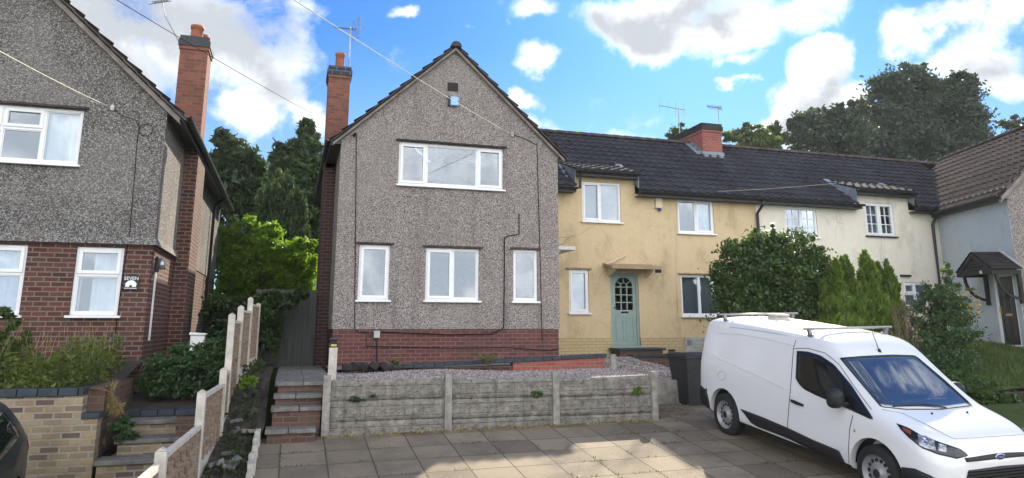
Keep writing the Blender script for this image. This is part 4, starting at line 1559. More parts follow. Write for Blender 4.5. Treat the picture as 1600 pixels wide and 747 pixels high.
Fq = (np.arange(len(px_))[:, None, None] * 6 + np.array([(0, 1, 4), (1, 2, 4), (2, 3, 4), (3, 0, 4)])[None]).reshape(-1, 3)
me.vertices.add(len(px_) * 6)
me.vertices.foreach_set('co', V.astype(np.float32).ravel())
me.loops.add(len(Fq) * 3)
me.loops.foreach_set('vertex_index', Fq.astype(np.int32).ravel())
me.polygons.add(len(Fq))
me.polygons.foreach_set('loop_start', np.arange(len(Fq), dtype=np.int32) * 3)
me.polygons.foreach_set('loop_total', np.full(len(Fq), 3, np.int32))
me.update(calc_edges=True)
at__ = me.attributes.new('tint', 'FLOAT', 'FACE')
at__.data.foreach_set('value', np.repeat(rng.random(len(px_)), 4).astype(np.float32))
me.materials.append(MATS['pebble'])
po = bpy.data.objects.new('pebbles', me)
COL.objects.link(po)
po.parent = go

# low brick wall along the foot of the house: dark mossy left part, red right part, blue coping
lb = thing('garden_wall', 'low red brick wall with dark sloping coping behind the gravel bed', 'wall', (3.8, 14.7, -1.1))
mb = MB().prism([(4.55, 14.72, -1.2), (6.66, 14.72, -1.2), (6.66, 14.72, -.665), (4.55, 14.72, -.745)], (0, .2, 0))
mb.build('red_bricks', 'brick_red', lb)
mb = MB().prism([(1.15, 14.74, -1.2), (4.548, 14.74, -1.2), (4.548, 14.74, -.80), (1.15, 14.74, -.86)], (0, .2, 0))
mb.build('dark_bricks', 'brick_side', lb)
mb = MB()
k = 24
for i in range(k):
    x0, x1 = 1.6 + (6.70 - 1.6) * i / k, 1.6 + (6.70 - 1.6) * (i + 1) / k - .008
    zf = lambda x: -.875 + (x - 1.0) * .037
    mb.prism([(x0, 14.69, zf(x0)), (x1, 14.69, zf(x1)), (x1, 14.69, zf(x1) + .075), (x0, 14.69, zf(x0) + .075)], (0, .25, 0))
mb.build('coping', 'coping_blue', lb, bevel=.006)
mb = MB()
for i in range(5):
    mb.obox(Matrix.Translation((1.12 + i * .17, 14.45, -.78 + .02 * (i % 2))) @ Euler((.2 * i, .1, .5 * i)).to_matrix().to_4x4(), .20, .18, .14)
o = mb.build('rubble', 'dark_wood', None, bevel=.03)
tag(o, 'dark broken stones at the left end of the gravel bed', 'rubble', kind='stuff')
o = MB().box(6.52, 6.64, 14.1, 14.2, -1.0, -.58).build('boundary_post', 'concrete', None, bevel=.01)
tag(o, 'short concrete stub post at the right end of the red brick wall', 'post')
# dark brick retaining edge below the yellow house
yb = thing('brick_edging', 'dark stepped brick retaining wall below the yellow house beside the gravel slope', 'wall', (10.0, 17.3, -1.4))
MB().box(8.62, 12.2, 17.3, 17.55, -1.6, -.80).build('bricks', 'brick_step', yb)
MB().box(8.60, 12.25, 17.26, 17.58, -.798, -.725).build('coping', 'coping_blue', yb, bevel=.008)
mb = MB()
for i in range(3):
    mb.box(9.0 + .35 * i, 12.2, 17.02 - .26 * i, 17.29 - .26 * i, -1.6, -.98 - .16 * i)
mb.build('steps', 'brick_step', yb, bevel=.006)
o = MB().box(6.70, 9.4, 13.18, 13.3, -1.6, -1.06).build('low_wall', 'concrete', None, bevel=.01)
tag(o, 'low green-grey concrete kerb wall holding the gravel slope beside the black bin', 'wall')
mb = MB()
mb.quad((6.3, 17.35, -.86), (13.6, 17.35, -.86), (13.6, 18.6, -.82), (6.3, 18.6, -.82))
mb.quad((6.25, 14.9, -.9), (6.7, 14.9, -.9), (6.7, 18.6, -.86), (6.25, 18.6, -.86))
structure('path', mb, 'concrete')
mb = MB().quad((.8, 14.9, -.84), (6.26, 14.9, -.84), (6.26, 16.1, -.82), (.8, 16.1, -.82))
structure('house_apron', mb, 'slate_step')
mb = MB().quad((8.4, 13.25, -1.22), (13.8, 13.25, -1.22), (13.8, 17.3, -1.05), (8.4, 17.3, -1.05))
structure('garden_bed', mb, 'earth')

# steps and the path to the side gate
gs = thing('garden_steps', 'four brick steps with grey slab treads left of the concrete panel wall', 'steps', (.15, 11.6, -1.65))
ST = [((416, 690), (496, 672), 11.28), ((423, 650), (503, 636), 11.62), ((426, 628), (503, 617), 11.92), ((429, 606), (505, 597), 12.25)]
zt = [at(450, v, y).z for v, y in ((671, 11.28), (636.5, 11.62), (617, 11.92), (597, 12.25))]
prev = -1.72
for i, z in enumerate(zt):
    y = ST[i][2]
    xa, xb = at(ST[i][0][0], 640, y).x, at(ST[i][1][0], 640, y).x
    ra = MB().box(xa + .03, xb - .02, y + .03, 12.9, prev - .25, z - .066).build('riser', 'brick_step', gs)
    mb = MB()
    mid = xa + (xb - xa) * (.45 + .1 * (i % 2))
    mb.box(xa, mid - .004, y, y + .42, z - .065, z)
    mb.box(mid + .004, xb, y, y + .42, z - .065, z - .004)
    mb.build('tread', 'slate_step', gs, bevel=.012)
    prev = z
pth = MB()
for j in range(9):
    for i in range(2):
        xa = -.17 + i * .46
        pth.box(xa + .005, xa + .455, 12.68 + j * .62, 12.68 + j * .62 + .61, zt[3] - .10, zt[3] - .012 + .006 * ((i * 3 + j * 5) % 3) - .004 * j)
structure('side_path', pth, 'slate_step')
sg = thing('side_gate', 'grey closeboard timber gate and fence at the end of the side path', 'gate', (.1, 17.9, -.85))
mb = MB()
k = 13
for i in range(k):
    x0 = -.80 + 1.40 * i / k
    mb.box(x0 + .004, x0 + 1.40 / k + .004, 17.9, 17.925, -.95, .86 + .012 * math.sin(i * 5))
mb.build('boards', 'gate_board', sg)
MB().box(-.82, .6, 17.93, 17.98, -.5, -.4).box(-.82, .6, 17.93, 17.98, .5, .6).build('rail', 'gate_board', sg)
# concrete lamp pillar on the wall end
lp = thing('lamp_post', 'short pale concrete post with a black lamp on top beside the steps', 'lamp post', (.71, 12.3, -.8))
lx = at(520, 560, 12.25).x
mb = MB().box(lx - .065, lx + .065, 12.18, 12.31, -1.0, -.335)
for q in (-.03, .03):
    mb.box(lx + q - .010, lx + q + .010, 12.174, 12.185, -.85, -.36)
mb.build('pillar', 'concrete_pale', lp, bevel=.012)
ld = MB().box(lx - .075, lx + .075, 12.17, 12.32, -.334, -.27).box(lx - .055, lx + .055, 12.19, 12.30, -.27, -.225).box(lx - .078, lx + .078, 12.167, 12.323, -.225, -.195).build('lamp_head', 'black_plastic', lp, bevel=.006)
MB().box(lx - .045, lx + .045, 12.158, 12.172, -.318, -.285).build('lamp_lens', 'brass', ld)
MB().box(lx - .06, lx + .06, 12.19, 12.30, -.194, -.188).build('solar_panel', 'badge_blue', ld)

# ================================================================== fence between the gardens
fl_x = lambda y: -.98 + .0367 * (y - 8.56)
FP = [(6.35, None, None)]
fence_pts = []
for (u, v) in [(219, 742), (253, 701), (316, 610), (350, 575), (363, 490), (377, 478), (392, 465), (404, 474), (411, 486)]:
    r = ray(u, v)
    k = r.x / r.y
    y = 1.294 / (.0367 - k)
    fence_pts.append((fl_x(y), y, r.z / r.y * y))
fn = thing('boundary_fence', 'stepped fence of pale concrete posts with woven brown panels between the two front gardens', 'fence', (-.9, 11, -1.5))
def soil_z(y):
    return drive_z(-.6, y) + .10 if y < 11.3 else drive_z(-.6, 11.3) + .10 + min(.75, (y - 11.3) * .34)
for i, (x, y, z) in enumerate(fence_pts):
    if i == 0:
        continue
    MB().box(x - .05, x + .05, y - .05, y + .05, soil_z(y) - .45, z - .02).prism([(x - .05, y - .05, z - .02), (x + .05, y - .05, z - .02), (x, y - .05, z + .012)], (0, .1, 0)).build('post', 'concrete_pale', fn, bevel=.008)
def woven(x0, y0, x1, y1, zt_, zb):
    """overlapping thin boards between battens, capped with a rail"""
    p, q = Vector((x0, y0, 0)), Vector((x1, y1, 0))
    d = (q - p).normalized()
    side = Vector((d.y, -d.x, 0))
    L = (q - p).length
    mb = MB()
    nb = max(4, int((zt_ - zb) / .085))
    nseg = max(3, int(L / .16))
    for r_ in range(nb):
        z0 = zb + (zt_ - zb) * r_ / nb
        z1 = zb + (zt_ - zb) * (r_ + 1) / nb + .012
        vs, fs = [], []
        for k in range(nseg * 2 + 1):
            c_ = p + d * (L * k / (nseg * 2)) + side * (.016 * math.cos(math.pi * k / 2 + (math.pi if r_ % 2 else 0)))
            vs += [(c_.x, c_.y, z0), (c_.x, c_.y, z1)]
            if k:
                j = 2 * k
                fs.append((j - 2, j, j + 1, j - 1))
        mb.add(vs, fs)
    o = mb.build('woven_panel', 'woven_board', fn)
    b2 = MB()
    for k in range(0, nseg + 1, 2 if L > .8 else 1):
        c_ = p + d * (L * (k + .0) / nseg)
        b2.bar((c_.x + side.x * .022, c_.y + side.y * .022, zb), (c_.x + side.x * .022, c_.y + side.y * .022, zt_), .03, .02)
    b2.build('batten', 'woven_board', o)
    MB().bar((x0, y0, zt_ + .015), (x1, y1, zt_ + .015), .06, .045).build('rail', 'concrete_pale', o)
for i in range(1, len(fence_pts) - 1):
    (x0, y0, z0), (x1, y1, z1) = fence_pts[i], fence_pts[i + 1]
    d = .055
    if y1 - y0 < .5:
        continue
    zt_ = min(z0, z1) - .10 if i != 4 else z0 - .14
    gb = min(soil_z(y0), soil_z(y1))
    woven(x0, y0 + d, x1, y1 - d, zt_, gb + .18)
    MB().bar((x0, y0 + d, gb + .04), (x1, y1 - d, gb + .04), .05, .28).build('gravel_board', 'concrete_pale', fn)
# lowest run, in front of the first full post
ln = thing('low_fence', 'low run of white-capped fence with a squat post at the bottom edge', 'fence', (-1.06, 6.6, -2.2))
x, y, z = fence_pts[1]
za = at_x(258, 703, fl_x(7.2)).z
for (yy, zz) in ((5.6, z - .08),):
    MB().box(fl_x(yy) - .05, fl_x(yy) + .05, yy - .05, yy + .05, -2.7, zz).build('post', 'concrete_pale', ln, bevel=.008)
fnp = MB()
for k in range(6):
    yy = 5.7 + k * .27
    fnp.box(fl_x(yy) - .015, fl_x(yy) + .015, yy, yy + .2, -2.6, z - .16)
fnp.build('boards', 'woven_board', ln)
MB().bar((fl_x(5.65), 5.65, z - .13), (fl_x(7.2), 7.2, z - .13), .06, .05).build('rail', 'concrete_pale', ln)

# soil strip between fence and drive, edged with setts
mb = MB()
ys_ = np.linspace(5, 17.9, 40)
vs, fs = [], []
for j, y in enumerate(ys_):
    xa, xb = fl_x(y) - .02, (-.34 if y < 11.3 else -.26)
    for i in range(7):
        f = i / 6
        z = soil_z(y) * (1 - f * .0) + .05 * math.sin(y * 4 + i * 2.1) * (0 < i < 6) - (.06 * f if y < 11.3 else .0)
        z = min(z, -.86 + .0) if y > 12.3 else z
        vs.append((xa + (xb - xa) * f, y, z))
for j in range(39):
    for i in range(6):
        fs.append((j * 7 + i, j * 7 + i + 1, (j + 1) * 7 + i + 1, (j + 1) * 7 + i))
structure('soil_strip', mb.add(vs, fs), 'earth')
ke = thing('edging', 'row of upright pale edging bricks between the soil strip and the drive', 'edging', (-.34, 9.5, -1.8))
mb = MB()
yy = 7.6
i = 0
while yy < 11.3:
    h = .10 + .03 * ((i * 7) % 3)
    mb.obox(Matrix.Translation((-.345 + .012 * math.sin(i * 2.3), yy + .13, drive_z(-.34, yy) + h / 2)) @ Euler((.03 * math.sin(i), .05 * math.sin(i * 3), .05 * math.sin(i * 1.7))).to_matrix().to_4x4(), .07, .24, h + .12)
    yy += .255
    i += 1
mb.build('setts', 'concrete_pale', ke, bevel=.01)
mb = MB()
for i in range(12):
    y = rng.uniform(7.2, 12.5)
    x = rng.uniform(fl_x(y) + .1, -.42)
    s = rng.uniform(.04, .13)
    mb.obox(Matrix.Translation((x, y, soil_z(y) + .02)) @ Euler(rng.uniform(-.6, .6, 3)).to_matrix().to_4x4(), s * 1.6, s, s * .5)
o = mb.build('stones', 'slate_step', None, bevel=.012)
tag(o, 'loose stones and broken slabs lying on the soil beside the fence', 'stones', kind='stuff')

# ================================================================== left garden: buff wall, steps, bed
bw = thing('garden_wall', 'buff and purple brick retaining wall with dark blue coping in front of the left house', 'wall', (-3.6, 10.8, -2.2))
wx1 = at(128, 640, 10.8).x
wx2 = at(152, 660, 10.8).x
ztl = at(60, 620, 10.8).z
MB().box(-9, wx1, 10.8, 11.02, -2.5, ztl).box(wx1, wx2, 10.8, 11.02, -2.5, at(140, 655, 10.8).z).build('bricks', 'brick_buff', bw)
mb = MB()
i = 0
x = -9.0
while x < wx1 - .02:
    mb.box(x + .005, min(x + .225, wx1 - .002), 10.775, 11.05, ztl + .001, ztl + .10)
    x += .23
mb.box(wx1 + .004, wx2 + .02, 10.785, 11.04, at(140, 655, 10.8).z + .001, at(140, 646, 10.8).z)
mb.build('coping', 'coping_blue', bw, bevel=.008)
MB().box(wx1 - .02, wx1 + .2, 11.03, 13.0, -2.2, ztl + .08).build('return_wall', 'brick_step', bw)
ls = thing('garden_steps', 'weedy brick steps with grey slab treads between the buff wall and the fence', 'steps', (-1.8, 11.2, -2.2))
TL = [((145, 270), 723, 10.72), ((178, 273), 691, 11.1), ((195, 274), 662, 11.48)]
prev = -2.4
for (ua, ub), v, y in TL:
    z = at(220, v - 5, y).z
    xa, xb = at(ua, v, y).x, at(ub + 8, v, y).x
    MB().box(xa + .04, xb, y + .03, 12.4, prev - .2, z - .061).build('riser', 'brick_buff', ls)
    MB().box(xa, xb, y, y + .42, z - .06, z).build('tread', 'slate_step', ls, bevel=.012)
    prev = z
z4 = at(230, 641, 11.86).z
xa, xb = at(192, 640, 11.86).x, at(300, 640, 11.86).x
MB().box(xa, xb, 11.88, 12.1, prev - .2, z4 - .09).build('riser', 'brick_buff', ls)
mb = MB()
x = xa
while x < xb - .03:
    mb.box(x + .004, min(x + .225, xb), 11.85, 12.12, z4 - .088, z4)
    x += .23
mb.build('coping', 'coping_blue', ls, bevel=.008)
pr = thing('brick_pier', 'small brick pier with a blue coping at the right of the weedy steps', 'pier', (-1.3, 11.2, -2.2))
xa, xb = at(277, 640, 11.15).x, at(306, 640, 11.15).x
zp = at(290, 641, 11.15).z
MB().box(xa, xb, 11.15, 11.45, -2.3, zp - .07).build('bricks', 'brick_step', pr)
MB().box(xa - .015, xb + .015, 11.13, 11.47, zp - .068, zp).build('coping', 'coping_blue', pr, bevel=.008)
mb = MB()
ys_ = np.linspace(11.0, 14.1, 12)
xs_ = np.linspace(-9, -2.35, 24)
vs = [(x, y, ztl + .02 + .08 * (y - 11) + .05 * math.sin(x * 3 + y * 2)) for y in ys_ for x in xs_]
fs = [(j * 24 + i, j * 24 + i + 1, (j + 1) * 24 + i + 1, (j + 1) * 24 + i) for j in range(11) for i in range(23)]
mb.add(vs, fs)
mb.quad((-2.36, 12.1, z4 - .02), (-1.0, 12.1, z4 - .02), (-.9, 18, -.75), (-2.45, 18, -.75))
structure('flower_bed', mb, 'earth')
mbx = thing('meter_cabinet', 'white plastic meter cabinet standing by the corner of the left house', 'meter box', (-1.6, 14.5, -.8))
a, b = at(298, 521, 14.4), at(318, 549, 14.4)
MB().box(a.x, b.x, 14.4, 14.6, -.9, a.z - .03).build('cabinet', 'white_plastic', mbx, bevel=.015)
MB().prism([(a.x - .02, 14.37, a.z - .029), (b.x + .02, 14.37, a.z - .029), (b.x + .02, 14.37, a.z + .0), (a.x - .02, 14.37, a.z + .02)], (0, .25, 0)).build('lid', 'white_plastic', mbx, bevel=.008)
# name board by the window
sn = thing('house_sign', 'small black name board reading SEVEN with a white cottage on red brick', 'sign', (-2.75, 13.98, .7))
a, b = at(194, 428, YL), at(216, 453, YL)
w_, h_ = b.x - a.x, a.z - b.z
pl_ = [(a.x, 13.995, b.z + .02), (a.x + .03, 13.995, b.z), (b.x - .03, 13.995, b.z), (b.x, 13.995, b.z + .02), (b.x, 13.995, a.z - .03)]
pl_ += [(b.x - w_ * (k / 8), 13.995, a.z - .03 + .03 * math.sin(math.pi * k / 8)) for k in range(1, 8)] + [(a.x, 13.995, a.z - .03)]
MB().prism(pl_, (0, .02, 0)).build('board', 'sign_black', sn)
cxs = (a.x + b.x) / 2
lettering('SEVEN', 'lettering', 'ivory_sign', sn, Vector((cxs, 13.991, a.z - .078)), .082, depth=.003)
ct = MB()
zc = b.z + .05
ct.prism([(cxs - .085, 13.988, zc), (cxs + .085, 13.988, zc), (cxs + .085, 13.988, zc + .045), (cxs - .085, 13.988, zc + .045)], (0, .006, 0))
ct.prism([(cxs - .10, 13.987, zc + .046), (cxs + .10, 13.987, zc + .046), (cxs + .05, 13.987, zc + .105), (cxs + .01, 13.987, zc + .118), (cxs - .045, 13.987, zc + .105)], (0, .006, 0))
ct.box(cxs - .10, cxs + .10, 13.988, 13.994, zc - .028, zc - .018)
ct.build('cottage_motif', 'ivory_sign', sn)
MB().box(cxs - .02, cxs + .02, 13.984, 13.989, zc, zc + .03).build('motif_door', 'sign_black', sn)

# ================================================================== wheelie bin
bn = thing('wheelie_bin', 'black wheelie bin with a white number one standing behind the van', 'bin', (7.8, 13.0, -1.6))
bz = -1.585
def taper(mb, x0, x1, y0, y1, z0, x2, x3, y2, y3, z1):
    v = [(x0, y0, z0), (x1, y0, z0), (x1, y1, z0), (x0, y1, z0), (x2, y2, z1), (x3, y2, z1), (x3, y3, z1), (x2, y3, z1)]
    mb.add(v, [(0, 3, 2, 1), (4, 5, 6, 7), (0, 1, 5, 4), (1, 2, 6, 5), (2, 3, 7, 6), (3, 0, 4, 7)])
mb = MB()
taper(mb, 7.56, 8.06, 12.82, 13.35, bz + .03, 7.50, 8.12, 12.74, 13.45, bz + .96)
mb.box(7.48, 8.14, 12.72, 13.47, bz + .95, bz + 1.0)
bo = mb.build('body', 'bin_black', bn, bevel=.02)
mb = MB()
taper(mb, 7.47, 8.15, 12.70, 13.47, bz + 1.003, 7.52, 8.10, 12.78, 13.47, bz + 1.07)
mb.box(7.60, 7.66, 13.44, 13.53, bz + .98, bz + 1.06)
mb.box(7.96, 8.02, 13.44, 13.53, bz + .98, bz + 1.06)
mb.box(7.48, 8.14, 13.50, 13.54, bz + .99, bz + 1.03)
mb.build('lid', 'bin_black', bn, bevel=.015)
for x in (7.50, 8.10):
    w_ = MB().lathe([(.0, -.03), (.09, -.03), (.10, -.015), (.10, .015), (.09, .03), (0, .03)], (x, 13.36, bz + .10), 'X').build('wheel', 'tyre', bn, True)
    MB().lathe([(0, -.035), (.04, -.035), (.04, .035), (0, .035)], (x, 13.36, bz + .10), 'X', 12).build('hub', 'steel', w_)
lettering('1', 'number', 'ivory_sign', bn, Vector((7.95, 12.745, bz + .72)), .26, rot=(R(86), 0, 0))

# ================================================================== aerials and wires
def yagi(name, label, base, top, boom, els, refl=None, boom_tilt=0.0, group=None):
    """mast, boom and rods; boom = (dx, dy) direction and length"""
    t_ = thing(name, label, 'aerial', base, group)
    b, tp = Vector(base), Vector(top)
    MB().tube([b, tp], .022, 6).build('mast', 'steel', t_)
    d = Vector(boom)
    L = d.length
    d.normalize()
    side = d.cross(Vector((0, 0, 1))).normalized()
    st = tp - Vector((0, 0, .06))
    mb = MB().tube([st - d * L * .25, st + d * L * .75], .012, 5)
    mb.build('boom', 'steel', t_)
    rods = MB()
    k, half, vert = els
    for i in range(k):
        c_ = st - d * L * .2 + d * L * .93 * i / max(1, k - 1)
        dv = Vector((0, 0, 1)) if vert else side
        rods.tube([c_ - dv * half * (1.1 - .4 * i / k), c_ + dv * half * (1.1 - .4 * i / k)], .012, 4)
    rods.build('rods', 'steel', t_)
    if refl:
        rf = MB()
        w_, h_, k = refl
        for s in (-1, 1):
            for i in range(k):
                z = h_ * (i + .5) / k * s
                rf.tube([st - d * L * .25 - side * w_ + Vector((0, 0, z)) - d * abs(z) * .0, st - d * L * .25 + side * w_ + Vector((0, 0, z))], .008, 4)
        for q in (-w_, 0, w_):
            rf.tube([st - d * L * .25 + side * q + Vector((0, 0, -h_)), st - d * L * .25 + side * q + Vector((0, 0, h_))], .009, 4)
        rf.build('reflector', 'steel', t_)
    return t_
p0 = at(549, 140, 18.4)
p1 = at(548, 42, 18.4)
yagi('tv_aerial', 'grid-backed television aerial on the chimney of the pebbledashed gable house', (p1.x + .02, 18.4, p0.z - .8), p1, (-.55, -.25, -.12), (7, .10, False), (.26, .32, 4))
p0, p1 = at(1062, 222, 22.5), at(1060, 168, 22.5)
yagi('tv_aerial', 'long aerial pointing left on a mast by the broad ridge chimney', (p1.x, 22.5, p0.z - .2), (p1.x, 22.5, p1.z), (-1.15, -.1, .05), (4, .30, True))
p0, p1 = at(1124, 225, 21.5), at(1122, 166, 21.5)
yagi('tv_aerial', 'bristly aerial on the right side of the broad ridge chimney', (p1.x, 21.5, p0.z - .4), (p1.x, 21.5, p1.z), (-.40, .3, .12), (9, .30, False))
p1 = at(248, 4, 16.8)
p2, p3 = at(258, 25, 16.8), at(282, 70, 16.8)
t_ = thing('tv_aerial', 'bent aerial pole leaning from the brick chimney of the left house', 'aerial', (p3.x, 16.8, p3.z))
MB().tube([p3 + Vector((.02, 0, -.25)), p3, p2, p1 + Vector((0.05, 0, .1))], .016, 6).build('mast', 'steel', t_)
mb = MB()
for i in range(5):
    c_ = p1 + Vector((-.06 + .06 * i, 0, .02 * i))
    mb.tube([c_ + Vector((-.05, -.15, -.06)), c_ + Vector((.05, .15, .06))], .012, 4)
mb.tube([p1 + Vector((-.2, 0, -.06)), p1 + Vector((.25, 0, .09))], .02, 5)
mb.build('rods', 'steel', t_)
def wire(label, p, q, sag, m='cable_black', r=.009):
    p, q = Vector(p), Vector(q)
    pts = [p.lerp(q, i / 24) - Vector((0, 0, sag * 4 * (i / 24) * (1 - i / 24))) for i in range(25)]
    o = MB().tube(pts, r, 5).build('overhead_cable', m)
    return tag(o, label, 'cable', 'overhead cables')
wire('overhead cable reaching the big gable of the middle house', at(800, 210, 15.97), at(380, -52, 6.0), .05, 'cable_grey', .006)
wire('overhead cable reaching the chimney of the middle house', at(522, 195, 17.98), at(120, -38, 7.0), .05, r=.004)
wire('overhead cable reaching the front of the left house below its roof', at(176, 169, 13.98), at(-80, 36, 7.0), .03, 'cable_grey', .005)
wire('thin cable crossing the tiled roof of the row towards the white house', at(1122, 299, 18.05), at(1308, 286, 17.9), .03, 'cable_pale', .009)

mb = MB()
q = at(800, 210, 16.0)
mb.box(q.x - .03, q.x + .03, 15.965, 16.0, q.z - .06, q.z + .06)
mb.tube([q + Vector((0, -.03, 0)), q + Vector((0, -.09, .0)), q + Vector((0, -.09, .04))], .01, 5)
mb.build('cable_bracket', 'steel', mh)
mb = MB()
q = at(176, 169, 14.0)
mb.box(q.x - .03, q.x + .03, 13.965, 14.0, q.z - .05, q.z + .05)
mb.build('cable_bracket', 'steel', lh)
g_ = np.random.default_rng(99)
P = []
for i in range(2600):
    if g_.random() < .5:
        x, y = .6 * g_.integers(0, 18) + g_.normal() * .012, g_.uniform(7.5, 11.5)
    else:
        x, y = g_.uniform(-.2, 7), .6 * g_.integers(13, 20) + g_.normal() * .012
    if math.sin(x * 2.3 + 1) * math.sin(y * 1.9) + .5 * math.sin(x * 7 + y * 5) > .35 and y < 11.5:
        P.append((x, y, drive_z(x, y) + .008))
o = leaves('moss', np.array(P), .016, g_, 'leaf_weed', None, np.array([(0, 0, 1.0)]), .8, .4)
tag(o, 'moss and tiny weeds in the joints of the paving', 'moss', kind='stuff')

# ================================================================== plants
def shrub(name, label, cat, clumps, n, size, m, base, seed, stems=True, axis=None, spread=1.0, aspect=.5, group=None, inner=.45, stem_m='bark', r=.03):
    g_ = np.random.default_rng(seed)
    t_ = thing(name, label, cat, base, group)
    pts, d = clump_points(clumps, n, g_, inner)
    ax = None if axis is None else (np.array(axis)[None] + d * .5)
    leaves('foliage', pts, size, g_, m, t_, ax, spread, aspect)
    if stems:
        mb = MB()
        for i, c_ in enumerate(clumps):
            branches(mb, Vector(base) + Vector((g_.normal() * .05, g_.normal() * .05, 0)), [c_[:3]], r, g_)
        mb.build('stem', stem_m, t_)
    return t_


def tree(name, label, clumps, n, size, m, base, top, seed, trunk_r=.25, axis=None, spread=1.0, aspect=.5, group='trees behind the houses', inner=.4):
    g_ = np.random.default_rng(seed)
    t_ = thing(name, label, 'tree', base, group)
    pts, d = clump_points(clumps, n, g_, inner)
    ax = None if axis is None else (np.array(axis)[None] + d * .6)
    leaves('crown', pts, size, g_, m, t_, ax, spread, aspect)
    mb = MB().tube([base, Vector(base).lerp(Vector(top), .5) + Vector((.1, 0, 0)), top], trunk_r, 8, trunk_r * .2)
    for c_ in clumps[::2]:
        s_ = Vector(base).lerp(Vector(top), min(.9, max(.15, (c_[2] - base[2]) / max(.1, top[2] - base[2]) * .75)))
        branches(mb, s_, [c_[:3]], trunk_r * .35, g_)
    mb.build('trunk', 'bark', t_)
    return t_


def px_clumps(spec, Y, depth=.8):
    """clumps drawn as (u, v, half width px, half height px[, extra depth]) on the plane where the plant stands"""
    out = []
    for s in spec:
        u, v, ru, rv = s[:4]
        yy = Y + (s[4] if len(s) > 4 else 0)
        c_ = at(u, v, yy)
        rx = abs(at(u + ru, v, yy).x - at(u - ru, v, yy).x) / 2
        rz = abs(at(u, v - rv, yy).z - at(u, v + rv, yy).z) / 2
        out.append((c_.x, c_.y, c_.z, rx, rx * depth, rz))
    return out


# --- behind the gap on the left
S = [(352, 232, 28, 22), (372, 250, 34, 26), (338, 258, 26, 26), (392, 275, 26, 26), (356, 285, 40, 34), (385, 312, 36, 34), (352, 330, 34, 38), (330, 300, 16, 40), (398, 345, 26, 34), (360, 380, 50, 40)]
tree('spruce_tree', 'dark bushy conifer beside the left house behind the bright shrub', px_clumps(S, 33), 15000, .20, 'leaf_dark', at(360, 560, 33), at(358, 240, 33), 1, .3, (0, 0, -.5), 1.0, .35)
S = [(478, 200, 10, 18), (484, 222, 18, 22), (465, 240, 22, 24), (490, 250, 20, 26), (450, 225, 12, 14), (440, 250, 20, 22), (470, 275, 34, 34), (496, 290, 22, 34), (450, 300, 34, 36), (480, 330, 36, 40), (495, 370, 26, 40), (468, 400, 44, 50), (426, 215, 9, 10)]
tree('pine_tree', 'tall ragged evergreen just left of the middle house chimney', px_clumps(S, 32), 20000, .18, 'leaf_conifer', at(475, 540, 32), at(480, 215, 32), 2, .28, (0, 0, .2), 1.0, .35)
S = [(438, 292, 11, 26), (425, 312, 15, 34), (452, 315, 15, 34), (412, 335, 14, 38), (440, 345, 22, 46), (464, 345, 14, 44), (405, 370, 12, 40), (428, 385, 24, 46), (458, 385, 22, 46), (474, 380, 10, 40)]
tree('cypress_tree', 'columnar dark green cypress in front of the tall ragged evergreen', px_clumps(S, 28), 18000, .09, 'leaf_conifer', at(438, 550, 28), at(438, 300, 28), 3, .2, (0, 0, 2.2), .8, .3)
S = [(360, 365, 22, 18), (385, 352, 18, 14), (415, 365, 26, 18), (345, 392, 18, 26), (385, 392, 34, 26), (425, 395, 32, 26), (460, 400, 28, 24), (480, 415, 18, 20), (400, 428, 44, 26), (450, 435, 36, 26), (355, 425, 22, 26), (470, 445, 24, 18), (345, 450, 20, 20), (380, 450, 30, 16), (480, 380, 14, 14), (340, 365, 10, 14), (440, 455, 30, 12)]
shrub('hazel_shrub', 'sunlit yellow-green shrub between the left house and the middle house', 'shrub', px_clumps(S, 25.7), 24000, .075, 'leaf_bright', at(405, 545, 25.7), 4, axis=(0, 0, .2), inner=.3)
S = [(345, 480, 26, 16), (378, 482, 30, 16), (410, 478, 26, 15), (440, 470, 22, 12), (465, 462, 16, 9), (350, 510, 24, 26), (385, 520, 26, 34), (415, 510, 18, 34), (338, 500, 12, 26), (428, 476, 20, 18), (432, 508, 9, 30), (425, 535, 12, 22)]
shrub('ivy_hedge', 'dark ivy-covered hedge in the shade beyond the fence', 'hedge', px_clumps(S, 17.2), 15000, .06, 'leaf_dark', at(390, 570, 17.2), 5, inner=.3)
# --- trees over the row's roof
S = [(1392, 150, 34, 30), (1420, 132, 34, 28), (1440, 165, 40, 40), (1400, 190, 44, 40), (1370, 205, 40, 34), (1430, 215, 50, 36), (1365, 235, 44, 24), (1425, 112, 12, 14), (1405, 118, 10, 12), (1448, 128, 10, 14), (1382, 132, 10, 12), (1360, 178, 10, 10), (1352, 200, 10, 9), (1438, 108, 6, 9)]
tree('plane_tree', 'big round blue-green tree, middle one above the white house roof', px_clumps(S, 48), 26000, .19, 'leaf_far_veiled', at(1405, 500, 48), at(1410, 150, 48), 11, .5, inner=.35)
S = [(1490, 150, 30, 26), (1505, 175, 30, 28), (1480, 185, 36, 34), (1518, 205, 24, 16), (1495, 222, 40, 26), (1465, 215, 30, 30), (1528, 215, 12, 10), (1500, 128, 14, 12), (1482, 128, 8, 12), (1515, 122, 8, 10), (1522, 160, 10, 8), (1532, 190, 12, 6), (1535, 218, 12, 6), (1463, 185, 10, 8)]
tree('oak_tree', 'tall dark tree with drooping right-hand branches above the roof junction', px_clumps(S, 46), 20000, .18, 'leaf_far_veiled', at(1492, 500, 46), at(1492, 140, 46), 12, .45, inner=.35)
